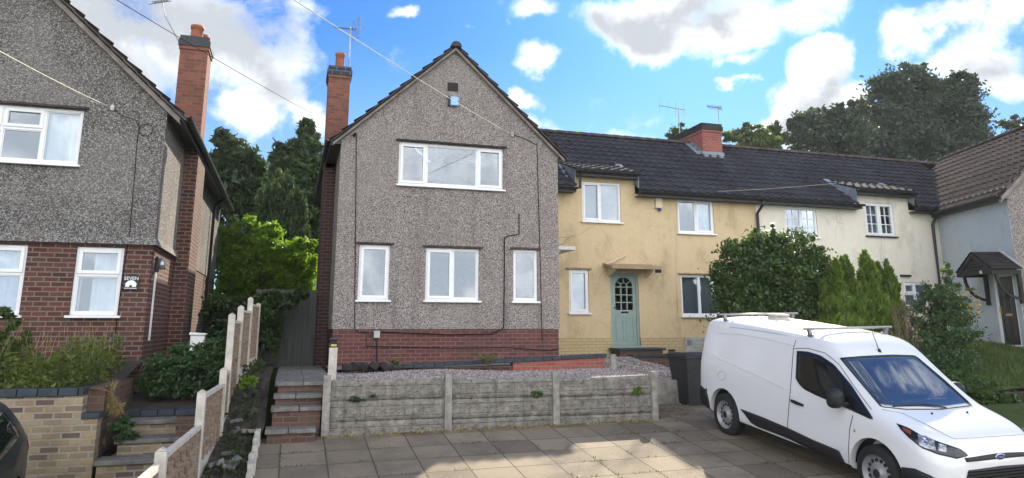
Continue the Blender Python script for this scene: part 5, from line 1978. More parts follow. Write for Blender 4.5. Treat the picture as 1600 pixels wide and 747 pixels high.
S = [(1262, 200, 26, 22), (1240, 205, 18, 18), (1290, 195, 24, 20), (1320, 190, 26, 22), (1300, 220, 36, 20), (1260, 225, 34, 16), (1330, 215, 30, 24), (1340, 175, 14, 16), (1298, 178, 10, 10), (1248, 186, 7, 10), (1268, 180, 6, 10), (1232, 200, 7, 8), (1315, 172, 7, 9), (1285, 176, 5, 8)]
tree('birch_tree', 'lower spreading tree left of the big round tree above the white house roof', px_clumps(S, 44), 15000, .17, 'leaf_far_veiled', at(1290, 500, 44), at(1295, 190, 44), 13, .35, inner=.35)
S = [(1180, 205, 18, 10), (1155, 212, 18, 10), (1200, 215, 18, 14), (1140, 218, 14, 8), (1175, 222, 30, 12), (1212, 226, 14, 14), (1165, 198, 8, 6)]
tree('ash_tree', 'light green feathery tree showing over the ridge right of the broad chimney', px_clumps(S, 38), 3800, .15, 'leaf_light', at(1175, 500, 38), at(1175, 205, 38), 14, .25, inner=.1)
S = [(1062, 205, 12, 12), (1075, 212, 14, 8), (1052, 213, 8, 8), (1066, 196, 6, 5)]
tree('ash_tree', 'sparse treetop showing over the ridge left of the broad chimney', px_clumps(S, 38), 900, .14, 'leaf_light', at(1065, 500, 38), at(1065, 200, 38), 15, .2, inner=.05)
S = [(1580, 195, 16, 14), (1592, 208, 20, 12), (1570, 208, 12, 8), (1585, 180, 7, 7), (1608, 200, 20, 16)]
tree('ash_tree', 'thin treetop above the brown tiled roof at the right edge', px_clumps(S, 45), 2200, .17, 'leaf_far_veiled', at(1588, 500, 45), at(1586, 185, 45), 16, .25, inner=.05)
S = [(1210, 205, 8, 14), (1206, 222, 10, 12)]
tree('spruce_tree', 'small pointed conifer top between the feathery tree and the spreading tree', px_clumps(S, 42), 1500, .14, 'leaf_dark', at(1208, 500, 42), at(1208, 195, 42), 17, .15, (0, 0, 1))

# --- beside the van
S = [(1200, 385, 34, 24), (1165, 398, 34, 24), (1235, 385, 32, 22), (1265, 405, 28, 26), (1145, 425, 28, 34), (1185, 425, 44, 34), (1235, 425, 44, 34), (1275, 435, 28, 34), (1150, 470, 34, 40), (1200, 475, 50, 40), (1250, 480, 46, 40), (1280, 480, 26, 44), (1190, 520, 60, 40), (1255, 530, 50, 40), (1130, 450, 16, 30), (1222, 368, 12, 10), (1160, 378, 10, 10), (1182, 362, 4, 11), (1208, 355, 4, 9), (1243, 360, 5, 12), (1272, 378, 5, 11), (1294, 402, 4, 12), (1128, 402, 4, 12)]
shrub('laurel_bush', 'large dark rounded laurel bush behind the roof of the white van', 'bush', px_clumps(S, 15.2, .7), 46000, .052, 'leaf_laurel', at(1210, 600, 15.2), 21, axis=(0, 0, .5), inner=.3, group=None)
def spires(spec, Y, n, seed, name, label, m, size=.07):
    g_ = np.random.default_rng(seed)
    t_ = None
    cl = px_clumps(spec, Y, .9)
    base = Vector((sum(c_[0] for c_ in cl) / len(cl), Y, -1.2))
    t_ = thing(name, label, 'conifer', base)
    c = np.array(cl)
    w = c[:, 3] * c[:, 5]
    idx = g_.choice(len(c), n, p=w / w.sum())
    h = g_.random(n)
    rad = np.minimum(1, np.sqrt(np.clip(1 - h, 0, 1)) * 1.05) * (.55 + .45 * g_.random(n)) * (.75 + .25 * np.sin(h * 23 + idx))
    a = g_.uniform(0, 2 * np.pi, n)
    pts = np.stack([c[idx, 0] + np.cos(a) * rad * c[idx, 3] * 1.55, c[idx, 1] + np.sin(a) * rad * c[idx, 4] * 1.55, c[idx, 2] - c[idx, 5] + 2 * c[idx, 5] * h], -1)
    ax = np.stack([np.cos(a) * .55, np.sin(a) * .55, np.full(n, 1.5)], -1)
    leaves('foliage', pts, size * 1.15, g_, m, t_, ax, .6, .26)
    mb = MB()
    for c_ in cl:
        mb.tube([(base.x + (c_[0] - base.x) * .4, Y, -1.2), (c_[0], c_[1], c_[2] + c_[5] * .8)], .03, 5, .006)
    mb.build('stem', 'bark', t_)
    return t_
spires([(1312, 480, 16, 75), (1328, 470, 14, 70, .2), (1298, 490, 14, 70, .2), (1318, 500, 22, 60, -.2), (1338, 500, 14, 60), (1290, 500, 10, 62), (1305, 520, 36, 54, -.3), (1320, 460, 12, 58, .1), (1300, 470, 12, 52, .1), (1335, 480, 14, 56, -.1)], 14.6, 20000, 31, 'cypress_bush', 'yellow-green conifer bush with several points, left of its twin behind the van', 'leaf_cypress')
spires([(1358, 470, 15, 78), (1378, 480, 15, 70, .2), (1398, 485, 14, 66), (1345, 500, 14, 62, -.2), (1370, 500, 20, 62, -.2), (1402, 510, 14, 58, -.1), (1385, 520, 28, 48, -.3), (1388, 440, 6, 34, .2), (1368, 470, 14, 62, -.1), (1392, 478, 14, 58, -.1), (1350, 482, 14, 60, -.1)], 14.8, 21000, 32, 'cypress_bush', 'fuller green conifer bush with a tall central point in front of the white house', 'leaf_cypress')
# leafless shrub
g_ = np.random.default_rng(41)
t_ = thing('dead_shrub', 'bare brown twiggy shrub between the conifers and the flowering bush', 'shrub', at(1412, 590, 14.2))
mb = MB()
b0 = Vector(t_.location)
for i in range(70):
    e = at(g_.uniform(1382, 1440), g_.uniform(462, 530), 14.2 + g_.uniform(-.4, .4))
    mid = b0.lerp(e, .55) + Vector(g_.normal(size=3) * .08)
    mb.tube([b0 + Vector((g_.normal() * .06, g_.normal() * .06, 0)), mid, e], .013, 4, .003)
    for k in range(4):
        q = mid.lerp(e, g_.random())
        mb.tube([q, q + Vector(g_.normal(size=3) * .12) + Vector((0, 0, .1))], .005, 3, .002)
mb.build('twigs', 'dry_stem', t_)
S = [(1462, 470, 24, 24), (1488, 485, 26, 26), (1450, 500, 26, 28), (1480, 520, 34, 30), (1455, 545, 34, 34), (1495, 545, 26, 30), (1470, 575, 44, 30), (1480, 440, 10, 24), (1455, 450, 10, 16), (1476, 420, 7, 14), (1502, 450, 10, 10)]
fb_ = shrub('flowering_bush', 'tall leafy bush with a spray of yellow flowers in front of the porch', 'bush', px_clumps(S, 14.0, .8), 15000, .042, 'leaf_bramble', at(1470, 610, 14.0), 42, inner=.3)
g_ = np.random.default_rng(43)
ft = np.array([tuple(at(g_.uniform(1497, 1532), 455 + g_.uniform(0, 48), 13.7)) for i in range(90)])
ft = ft[(np.abs(np.sin(ft[:, 0] * 9 + ft[:, 2] * 7)) > .35)]
leaves('flowers', ft + g_.normal(size=ft.shape) * .03, .035, g_, 'leaf_gold', fb_, None, 1, .8)
S = [(1478, 424, 8, 10), (1470, 440, 12, 12), (1490, 436, 10, 8), (1482, 456, 20, 14), (1506, 452, 12, 8), (1455, 470, 14, 10), (1500, 475, 20, 12)]
pts, d = clump_points(px_clumps(S, 13.9), 420, g_, .1)
leaves('young_leaves', pts, .06, g_, 'leaf_light', fb_)
# lawn bank at the right, up to the porch
mb = MB()
xs_ = np.linspace(13.9, 24, 22)
ys_ = np.linspace(12.3, 18.4, 16)
def bank_z(x, y):
    return -1.42 + (min(1, max(0, (y - 12.2) / 3.6)) ** .8) * .80 + .04 * math.sin(x * 2.3) * math.sin(y * 1.9) + .02 * max(0, x - 16)
vs = [(x, y, bank_z(x, y)) for y in ys_ for x in xs_]
fs = [(j * 22 + i, j * 22 + i + 1, (j + 1) * 22 + i + 1, (j + 1) * 22 + i) for j in range(15) for i in range(21)]
structure('lawn', mb.add(vs, fs), 'turf', True)
g_ = np.random.default_rng(51)
n_ = 16000
gx_ = g_.uniform(14.0, 22, n_)
gy_ = g_.uniform(12.4, 18.2, n_)
gz_ = np.array([bank_z(x, y) for x, y in zip(gx_, gy_)])
o = leaves('grass', np.stack([gx_, gy_, gz_ + .05], -1), .075, g_, 'grass_blade', None, np.array([(0, 0, 1.6)]), .7, .12)
tag(o, 'long rough grass on the bank in front of the porch', 'grass', kind='stuff')
S = [(1520, 628, 34, 16), (1550, 622, 26, 14), (1485, 600, 30, 22), (1535, 600, 18, 10), (1570, 640, 16, 20)]
shrub('low_hedge', 'low clipped dark hedge beside the bonnet of the van', 'hedge', px_clumps(S, 12.6, 1.2), 6000, .045, 'leaf_laurel', at(1525, 650, 12.6), 52)
o = MB().prism([at(1480, 588, 13.4) + Vector((0, 0, 0)), at(1540, 590, 13.4), at(1572, 604, 12.7), at(1512, 606, 12.7)], (0, 0, -.06)).build('stone_slab', 'tan_tile', None, bevel=.01)
tag(o, 'flat tan stone slab lying on the bank above the low hedge', 'slab')
lw = thing('sleeper_wall', 'weathered dark low sleeper wall at the right edge behind the bonnet', 'wall', (15.6, 12.3, -1.9))
a = at(1568, 613, 12.2)
MB().box(a.x, a.x + 3, 12.2, 12.4, -2.1, a.z - .25).build('sleeper', 'dark_wood', lw, bevel=.015)
MB().box(a.x + .01, a.x + 3, 12.21, 12.42, a.z - .245, a.z).build('sleeper', 'dark_wood', lw, bevel=.015)
MB().box(a.x - .02, a.x + .12, 12.15, 12.2, -2.1, a.z + .02).build('stake', 'bark', lw, bevel=.01)

# --- front bed of the left house
def weeds(name, label, spans, n, size, m, seed, axis=None, spread=1.0, aspect=.45, kind='stuff', cat='weeds'):
    g_ = np.random.default_rng(seed)
    P = []
    for (x0, x1, y0, y1, z0, h, w) in spans:
        k = int(n * w)
        u_ = g_.random((k, 3))
        x = x0 + (x1 - x0) * u_[:, 0]
        y = y0 + (y1 - y0) * u_[:, 1]
        hh = h * (.35 + .65 * np.abs(np.sin(x * 5.1 + y * 3.3) * np.sin(x * 2.3 + 1.7)))
        P.append(np.stack([x, y, z0 + hh * u_[:, 2] ** .8], -1))
    P = np.concatenate(P)
    o = leaves(name, P, size, g_, m, None, axis, spread, aspect)
    return tag(o, label, cat, kind=kind)
weeds('weeds', 'tangle of green and yellowing weeds above the buff brick wall', [(-7.5, -2.55, 11.1, 13.6, ztl + .02, .75, .8), (-7, -2.6, 10.98, 11.4, ztl + .05, .22, .2)], 26000, .036, 'leaf_weed', 61)
g_ = np.random.default_rng(62)
k = 120
x = g_.uniform(-5.0, -2.5, k)
y = g_.uniform(11.3, 13.4, k)
P = np.stack([x, y, ztl + .35 + g_.random(k) * .4 + .25 * (g_.random(k) > .85)], -1)
o = leaves('dry_grass', P, .24, g_, 'straw', None, np.array([(.1, 0, 2.2)]), .55, .022)
tag(o, 'tall straw-coloured dry grass standing among the weeds against the red brick', 'dry grass', kind='stuff')
S = [(255, 575, 26, 22), (290, 565, 30, 24), (320, 560, 26, 26), (345, 550, 20, 26), (270, 600, 34, 22), (310, 595, 32, 26), (340, 590, 18, 26), (235, 600, 22, 20), (335, 530, 12, 14), (280, 545, 14, 10)]
shrub('bramble', 'sprawling dark bramble bush by the corner of the left house', 'bush', px_clumps(S, 12.9, 1.0), 15000, .033, 'leaf_bramble', at(290, 625, 12.9), 63, inner=.1, r=.012)
S = [(8, 490, 14, 8), (18, 515, 22, 14), (5, 545, 22, 20), (40, 525, 12, 10)]
shrub('rose_bush', 'sunlit leafy bush poking in at the left edge above the weeds', 'bush', px_clumps(S, 12.4, .8), 1400, .055, 'leaf_light', at(5, 600, 12.4), 64, inner=.15, r=.012)
S = [(185, 660, 14, 10), (195, 675, 18, 10), (178, 683, 14, 9), (205, 668, 10, 8)]
shrub('weed_clump', 'broad-leaved weed growing over the weedy brick steps', 'weed', px_clumps(S, 11.1, 1.0), 260, .055, 'leaf_bramble', at(190, 692, 11.1), 65, r=.006)
S = [(172, 622, 14, 18), (165, 640, 12, 12), (182, 640, 14, 10), (160, 697, 10, 8), (150, 690, 6, 8)]
pts, d = clump_points(px_clumps(S, 11.2, 1.0), 500, g_, .1)
o = leaves('straw_tuft', pts, .09, g_, 'straw', None, np.array([(0, 0, 1.2)]), .9, .06)
tag(o, 'dry straw tufts hanging over the end of the buff wall', 'dry grass', kind='stuff')
# --- small plants in the middle garden
def fern(label, u, v, Y, n, L, seed, cat='fern', m='leaf_weed'):
    g_ = np.random.default_rng(seed)
    b = at(u, v, Y)
    t_ = thing('fern', label, cat, b)
    P, A = [], []
    mb = MB()
    for i in range(n):
        a = g_.uniform(0, 2 * math.pi)
        l_ = L * g_.uniform(.6, 1.1)
        pts_ = [b + Vector((math.cos(a) * l_ * s * .75, math.sin(a) * l_ * s * .6, l_ * (1.25 * s - .75 * s * s))) for s in (0, .25, .5, .75, 1)]
        mb.tube(pts_, .005, 4, .002)
        for s in np.linspace(.15, 1, 14):
            j = min(3, int(s * 4))
            q = pts_[j].lerp(pts_[j + 1], s * 4 - j)
            for sd in (-1, 1):
                w_ = l_ * .13 * (1.1 - s)
                off = Vector((-math.sin(a), math.cos(a), 0)) * sd * (w_ + .008)
                P.append(tuple(q + off))
                A.append(tuple(off.normalized() * 2))
    leaves('fronds', np.array(P), .025, g_, m, t_, np.array(A), .3, .3)
    mb.build('stem', 'dry_stem', t_)
fern('upright green fern growing at the foot of the maroon brick base', 762, 572, 14.5, 14, .50, 71)
fern('small yellowish fern by the left of the maroon brick base', 618, 573, 14.5, 7, .34, 72)
for (u, v, ru, lab, sd) in ((570, 623, 20, 'strip of green weed sprouting from the first concrete panel', 73), (832, 617, 12, 'dark green weed tuft hanging by the third wall post', 74), (995, 611, 7, 'bright small weed on the last concrete panel', 75)):
    S = [(u - ru * .5, v, ru * .6, 4), (u + ru * .5, v - 1, ru * .6, 4)]
    shrub('weed_tuft', lab, 'weed', px_clumps(S, YW_ - .05, .35), 160, .03, 'leaf_bramble' if sd != 75 else 'leaf_bright', at(u, v + 3, YW_ - .03), sd, r=.003)
S = [(388, 590, 9, 7), (380, 598, 8, 6), (396, 598, 7, 6)]
shrub('dock_plant', 'bright green broad-leaved plant at the foot of the fence', 'weed', px_clumps(S, 12.3, 1.0), 90, .07, 'leaf_bright', at(387, 606, 12.3), 76, r=.006)
g_ = np.random.default_rng(77)
k = 650
y = g_.uniform(7.4, 17, k)
x = np.array([g_.uniform(fl_x(q) + .05, -.40) for q in y])
P = np.stack([x, y, np.array([min(soil_z(q), -.86) if q > 12.3 else soil_z(q) for q in y]) + .03 + g_.random(k) * .05 * (1 + 2 * (y > 11.5))], -1)
o = leaves('ground_cover', P, .04, g_, 'leaf_dark', None)
tag(o, 'dead leaves and low creeping plants over the soil strip', 'ground cover', kind='stuff')
k = 260
x = g_.uniform(.5, 6, k)
P = np.stack([x, np.full(k, 11.52) - np.abs(g_.normal(size=k)) * .05, np.array([drive_z(q, 11.5) + .02 for q in x])], -1)
P2 = np.stack([g_.uniform(5.6, 7.3, 160), g_.uniform(11.4, 12.6, 160), np.full(160, 0.)], -1)
P2[:, 2] = [drive_z(a_, b_) + .015 for a_, b_, _ in P2]
o = leaves('leaf_litter', np.concatenate([P, P2]), .03, g_, 'straw', None)
tag(o, 'dry leaf litter along the foot of the concrete panel wall', 'leaf litter', kind='stuff')

# ================================================================== vehicles
def loft(stations, half):
    """closed body from cross-sections; half(st) gives points (y, z) from the bottom middle to the top middle"""
    vs, fs = [], []
    n = None
    for st in stations:
        h = half(st)
        ring = [(st['x'], -y, z) for y, z in h] + [(st['x'], y, z) for y, z in h[::-1][1:-1]]
        n = len(ring)
        vs += ring
    for i in range(len(stations) - 1):
        for k in range(n):
            fs.append((i * n + k, i * n + (k + 1) % n, (i + 1) * n + (k + 1) % n, (i + 1) * n + k))
    m_ = len(h)
    for base in (0, (len(stations) - 1) * n):
        fs.append((base, base + 1, base + n - 1))
        for k in range(1, m_ - 2):
            fs.append((base + k, base + k + 1, base + n - k - 1, base + n - k))
        fs.append((base + m_ - 2, base + m_ - 1, base + m_))
    return vs, fs


def subdivided(vs, fs, level, cutters=()):
    """smooth the loft, then cut the wheel arches; returns a mesh"""
    me = bpy.data.meshes.new('tmp')
    me.from_pydata(vs, [], fs)
    bm = bmesh.new()
    bm.from_mesh(me)
    bmesh.ops.recalc_face_normals(bm, faces=bm.faces)
    bm.to_mesh(me)
    bm.free()
    o = bpy.data.objects.new('tmp', me)
    COL.objects.link(o)
    s = o.modifiers.new('s', 'SUBSURF')
    s.levels = s.render_levels = level
    dg = bpy.context.evaluated_depsgraph_get()
    full = bpy.data.meshes.new_from_object(o.evaluated_get(dg))
    o.modifiers.clear()
    o.data = full
    tmps = []
    for (x, z, r, y0, y1) in cutters:
        c_ = MB().lathe([(r, y0), (r, y1)], (x, 0, z), 'Y', 40).build('cut', 'tyre')
        tmps.append(c_)
        b = o.modifiers.new('b', 'BOOLEAN')
        b.operation = 'DIFFERENCE'
        b.object = c_
        b.solver = 'EXACT'
    dg = bpy.context.evaluated_depsgraph_get()
    cut = bpy.data.meshes.new_from_object(o.evaluated_get(dg))
    cut.set_sharp_from_angle(angle=R(40)) if cutters else None
    bvh = BVHTree.FromPolygons([v.co for v in full.vertices], [tuple(p.vertices) for p in full.polygons])
    for c_ in tmps + [o]:
        bpy.data.objects.remove(c_, do_unlink=True)
    return cut, bvh


def resample(pts, n):
    pts = [Vector(p) for p in pts]
    d = [0]
    for a, b in zip(pts, pts[1:]):
        d.append(d[-1] + (b - a).length)
    out, j = [], 0
    for i in range(n):
        s = d[-1] * i / (n - 1)
        while j < len(pts) - 2 and d[j + 1] < s:
            j += 1
        out.append(pts[j].lerp(pts[j + 1], (s - d[j]) / max(1e-9, d[j + 1] - d[j])))
    return out


class Skin:
    """lays shapes on a vehicle's skin; outlines are seen along given directions and keep the skin's curve"""
    def __init__(s, root, bvh, M):
        s.root, s.bvh, s.M, s.Mi = root, bvh, M, M.inverted()

    def hit(s, org, d, off):
        loc, nrm, _, _ = s.bvh.ray_cast(org, d)
        if loc is None:
            loc, nrm, _, _ = s.bvh.find_nearest(org + d * 9.0)
        if nrm.dot(d) > 0:
            nrm = -nrm
        return loc + nrm * off

    def cam_pt(s, u, v, off=.004):
        o = s.Mi @ Vector((0, 0, 0))
        d = ((s.Mi @ ray(u, v)) - o).normalized()
        return s.hit(o, d, off)

    def side_pt(s, x, z, off=.004, sgn=-1):
        return s.hit(Vector((x, sgn * 3, z)), Vector((0, -sgn, 0)), off)

    def top_pt(s, x, y, off=.004):
        return s.hit(Vector((x, y, 4)), Vector((0, 0, -1)), off)

    def patch(s, name, m, f, top, bot, ns=16, nt=6, mirror=True, parent=None, thick=.006):
        """patch between two outlines, with a rim that reaches into the skin"""
        A, B = resample(top, ns), resample(bot, ns)
        grid = [[f(A[i].lerp(B[i], j / (nt - 1))) for i in range(ns)] for j in range(nt)]
        objs = []
        for sg in ((1, -1) if mirror else (1,)):
            mb = MB()
            vs = [Vector((p.x, p.y * sg, p.z)) for row in grid for p in row]
            fs = [(j * ns + i, j * ns + i + 1, (j + 1) * ns + i + 1, (j + 1) * ns + i) for j in range(nt - 1) for i in range(ns - 1)]
            mb.add(vs, fs)
            o = mb.build(name, m, parent or s.root, True)
            sd = o.modifiers.new('thickness', 'SOLIDIFY')
            sd.thickness = thick
            sd.offset = 0
            objs.append(o)
        return objs

    def line(s, name, m, f, pts, r=.004, n=30, mirror=True):
        for sg in ((1, -1) if mirror else (1,)):
            P_ = [f(p) for p in resample(pts, n)]
            s_ = MB().tube([Vector((p.x, p.y * sg, p.z)) for p in P_], r, 5)
            s_.build(name, m, s.root, True)


def vec2(l):
    return [Vector((a, b, 0)) for a, b in l]


def wheel(root, x, y, z, r, steel=True, w=.2):
    s = -1 if y < 0 else 1
    ty = MB().lathe(caps=False, prof=[(r * .66, -w / 2), (r * .9, -w / 2), (r * .98, -w * .38), (r, -w * .2), (r, w * .2), (r * .98, w * .38), (r * .9, w / 2), (r * .66, w / 2)], org=(x, y, z), axis='Y', seg=40)
    whl = MB().lathe([(0, -w * .2), (r * .2, -w * .2), (r * .2, w * .2), (0, w * .2)], (x, y, z), 'Y', 12).build('wheel', 'tyre', root)
    ty.build('tyre', 'tyre', whl, True)
    rm_ = MB()
    q = s
    prof = [(r * .68, q * w * .48), (r * .66, q * w * .44), (r * .62, q * w * .30), (r * .56, q * w * .16), (r * .50, q * w * .20), (r * .36, q * w * .30), (r * .22, q * w * .34), (r * .20, q * w * .42), (r * .17, q * w * .47), (0.001, q * w * .47)]
    rm_.lathe(prof, (x, y, z), 'Y', 40, caps=False)
    rm_.build('rim', 'wheel_silver', whl, True)
    hl = MB()
    for i in range(14):
        a = 2 * math.pi * i / 14
        hl.lathe([(.0, q * w * .265), (r * .072, q * w * .265), (r * .072, q * w * .285), (0, q * w * .275)], (x + math.cos(a) * r * .46, y, z + math.sin(a) * r * .46), 'Y', 10)
    hl.build('rim_holes', 'van_black', whl)
    hb = MB().lathe([(0, q * w * .48), (r * .15, q * w * .49), (r * .20, q * w * .40)], (x, y, z), 'Y', 16)
    hb.build('hub_cap', 'van_black', whl, True)
    return whl


def liner(root, x, y, z, r):
    mb = MB()
    a = [math.pi * (k / 24) for k in range(25)]
    vs = [(x + math.cos(q) * r, y + e, z + math.sin(q) * r) for e in (-.16, .09) for q in a]
    if y < 0:
        vs = [(p, 2 * y - q, w_) for p, q, w_ in vs]
    mb.add(vs, [(k, k + 1, 26 + k, 25 + k) for k in range(24)])
    e = (-.159 if y > 0 else .159)
    mb.add([(x + math.cos(q) * r, y + e, z + math.sin(q) * r) for q in a], [tuple(range(25))])
    return mb.build('arch_liner', 'van_black', root)


# --- the white van, nose towards the road
vn = thing('panel_van', 'white panel van with black side trims and two roof bars parked on the drive', 'van', (0, 0, 0), rot=(0, 0, 0))
YAW, VP = R(-88.6), math.atan(.115)
vn.rotation_euler = (R(1.0), VP, YAW)
vn.location = (7.72, 10.52, drive_z(7.67, 10.52) - .02)
VM = Matrix.LocRotScale(vn.location, vn.rotation_euler, None)


def van_half(s):
    zs, wb, wm, zsh, wsh, zr, wr, zc = (s[k] for k in ('zs', 'wb', 'wm', 'zsh', 'wsh', 'zr', 'wr', 'zc'))
    zm = zs + (zsh - zs) * .28
    return [(0, zs), (wb * .55, zs), (wb, zs + .01), (wm - .005, zs + .10), (wm, zm), (wm, zsh - .10), (wsh, zsh), (wsh + (wr - wsh) * .42, zsh + (zr - zsh) * .52), (wr, zr), (wr - .075, zr + (zc - zr) * .62), (wr * .55, zc - .012), (0, zc)]


K = ('x', 'zs', 'wb', 'wm', 'zsh', 'wsh', 'zr', 'wr', 'zc')
VS = [dict(zip(K, r)) for r in [
    (-.79, .42, .60, .70, .95, .70, 1.50, .58, 1.56), (-.785, .34, .74, .80, 1.02, .80, 1.62, .66, 1.70), (-.75, .30, .82, .87, 1.06, .865, 1.70, .715, 1.79), (-.62, .27, .87, .905, 1.08, .89, 1.735, .735, 1.835), (-.2, .25, .88, .915, 1.08, .90, 1.745, .745, 1.85),
    (.6, .24, .88, .915, 1.07, .90, 1.75, .745, 1.86), (1.4, .24, .88, .915, 1.06, .90, 1.75, .745, 1.86), (1.9, .24, .88, .915, 1.05, .90, 1.735, .735, 1.845), (2.12, .24, .88, .915, 1.045, .90, 1.70, .72, 1.81), (2.28, .24, .88, .915, 1.04, .90, 1.64, .70, 1.73),
    (2.55, .24, .88, .915, 1.02, .895, 1.455, .70, 1.53), (2.85, .24, .88, .915, 1.00, .885, 1.235, .725, 1.30), (3.06, .24, .88, .91, .98, .88, 1.10, .755, 1.155), (3.14, .24, .88, .91, .97, .88, 1.06, .765, 1.11),
    (3.35, .24, .87, .905, .93, .875, 1.01, .77, 1.055), (3.58, .24, .85, .89, .86, .85, .955, .74, .995), (3.74, .24, .80, .85, .79, .80, .885, .68, .925), (3.85, .24, .72, .78, .72, .72, .81, .60, .845), (3.925, .25, .60, .66, .64, .61, .72, .50, .75), (3.95, .30, .48, .52, .58, .48, .64, .38, .66)]]
vs, fs = loft(VS, van_half)
VR, VWB = .33, 3.06
cut, bvh = subdivided(vs, fs, 2, [(0, .34, .40, -1.2, -.62), (0, .34, .40, .62, 1.2), (VWB, .34, .40, -1.2, -.62), (VWB, .34, .40, .62, 1.2)])
cut.name = 'body'
cut.materials.clear()
cut.materials.append(MATS['van_white'])
cut.shade_smooth()
cut.set_sharp_from_angle(angle=R(40))
body = bpy.data.objects.new('body', cut)
COL.objects.link(body)
set_parent(body, vn)
SK = Skin(vn, bvh, VM)
cp = lambda p: SK.cam_pt(p.x, p.y)
for x in (0, VWB):
    for s in (-1, 1):
        wheel(vn, x, s * .80, VR, VR)
        liner(vn, x, s * .74, .34, .395)
# windscreen and its wiper, seen outline -> skin
tp = [(1313, 560), (1350, 557), (1395, 555), (1430, 556)]
bt = [(1377, 636), (1415, 640), (1470, 640), (1519, 634)]
SK.patch('windscreen', 'screen_glass', cp, vec2(tp), vec2(bt), 22, 14, mirror=False)
SK.line('windscreen_seal', 'van_black', cp, vec2([(1313, 560), (1350, 557), (1395, 555), (1430, 556), (1475, 594), (1519, 634), (1470, 640), (1415, 640), (1377, 636), (1344, 597), (1313, 560)]), .007, 60, mirror=False)
MB().tube([SK.cam_pt(u, v, .025) for u, v in ((1478, 640), (1440, 633), (1395, 637))], .010, 5).build('wiper', 'van_black', vn)
# cab side window, door lines, trims
wt = [(1246, 549), (1262, 550), (1282, 556), (1303, 570), (1330, 602), (1364, 654)]
wb_ = [(1244, 592), (1250, 601), (1257, 608), (1275, 617), (1320, 636), (1364, 656)]
SK.patch('side_window', 'van_glass', cp, vec2(wt), vec2(wb_), 26, 10)
SK.line('window_seal', 'van_black', cp, vec2(wt + wb_[::-1] + [wt[0]]), .007, 60)
SK.line('door_gap', 'van_black', cp, vec2([(1244, 531), (1240, 545), (1236, 600), (1231, 660), (1230, 686)]), .004, 24)
SK.line('door_gap', 'van_black', cp, vec2([(1333, 649), (1328, 670), (1326, 700), (1327, 724)]), .004, 24)
SK.line('door_gap', 'van_black', cp, vec2([(1241, 545), (1262, 544), (1290, 552), (1312, 570), (1335, 604), (1362, 640)]), .0035, 24)
SK.line('roof_seam', 'meter_grey', cp, vec2([(1140, 511), (1180, 516), (1230, 524), (1262, 529)]), .004, 24)
SK.line('panel_crease', 'white_plastic', cp, vec2([(1124, 520), (1160, 523), (1200, 530), (1240, 540)]), .004, 24)
SK.line('panel_crease', 'white_plastic', cp, vec2([(1115, 545), (1120, 558), (1140, 567), (1180, 585), (1230, 608)]), .005, 24)
SK.patch('side_trim', 'van_black', cp, vec2([(1158, 639), (1190, 651), (1230, 668), (1270, 687), (1311, 704), (1322, 725)]), vec2([(1174, 660), (1183, 666), (1230, 684), (1262, 699), (1300, 715), (1322, 725)]), 26, 5, thick=.02)
SK.patch('sill_trim', 'van_black', lambda p: SK.side_pt(p.x, p.y), vec2([(.40, .315), (1.5, .315), (2.66, .315)]), vec2([(.40, .262), (1.5, .262), (2.66, .262)]), 30, 4)
SK.patch('door_handle', 'van_black', cp, vec2([(1237, 624), (1243, 626), (1256, 632)]), vec2([(1238, 628), (1246, 632), (1256, 635)]), 10, 4, thick=.05)
SK.line('fuel_flap', 'meter_grey', cp, vec2([(1128 + 6 * math.cos(a * math.pi / 8), 587 + 7 * math.sin(a * math.pi / 8)) for a in range(17)]), .003, 30, mirror=False)
SK.patch('door_lock', 'meter_grey', cp, vec2([(1334, 671), (1337, 670)]), vec2([(1334, 675), (1337, 675)]), 5, 4, mirror=False)
# rear bumper and front lower bumper in black plastic
SK.patch('rear_bumper', 'van_black', lambda p: SK.side_pt(p.x, p.y), vec2([(-.835, .64), (-.7, .66), (-.50, .62), (-.42, .46)]), vec2([(-.80, .31), (-.7, .29), (-.5, .285), (-.40, .29)]), 14, 6, thick=.03)
bpm = SK.patch('front_bumper', 'van_black', lambda p: SK.side_pt(p.x, p.y), vec2([(3.44, .52), (3.6, .55), (3.76, .52), (3.86, .47)]), vec2([(3.42, .27), (3.6, .265), (3.76, .265), (3.86, .28)]), 16, 6, thick=.02)
fr_pt = lambda p: SK.hit(Vector((6, p.x, p.y)), Vector((-1, 0, 0)), .005)
SK.patch('front_bumper', 'van_black', fr_pt, vec2([(-.72, .47), (-.4, .40), (.4, .40), (.72, .47)]), vec2([(-.70, .28), (-.4, .27), (.4, .27), (.70, .28)]), 24, 6, mirror=False, thick=.02)
SK.patch('lower_grille', 'van_black', fr_pt, vec2([(-.48, .60), (0, .615), (.48, .60)]), vec2([(-.56, .42), (0, .41), (.56, .42)]), 24, 6, mirror=False)
gr_ = MB()
for i in range(5):
    z = .44 + i * .035
    gr_.tube([fr_pt(Vector((y, z, 0))) + Vector((.006, 0, 0)) for y in np.linspace(-.5, .5, 15)], .006, 4)
gr_.build('grille_bars', 'cable_black', vn)
SK.patch('upper_grille', 'van_black', fr_pt, vec2([(-.50, .725), (0, .745), (.50, .725)]), vec2([(-.49, .685), (0, .69), (.49, .685)]), 24, 4, mirror=False, thick=.012)
SK.line('grille_trim', 'chrome', fr_pt, vec2([(-.49, .705), (0, .72), (.49, .705)]), .006, 24, mirror=False)
bc = fr_pt(Vector((0, .712, 0)))
ring = [(bc.x + .016, .075 * math.cos(a), bc.z + .034 * math.sin(a)) for a in np.linspace(0, 2 * math.pi, 28, endpoint=False)]
bd_ = MB().prism([Vector(p) for p in ring], (-.03, 0, 0)).build('badge', 'chrome', vn, bevel=.003)
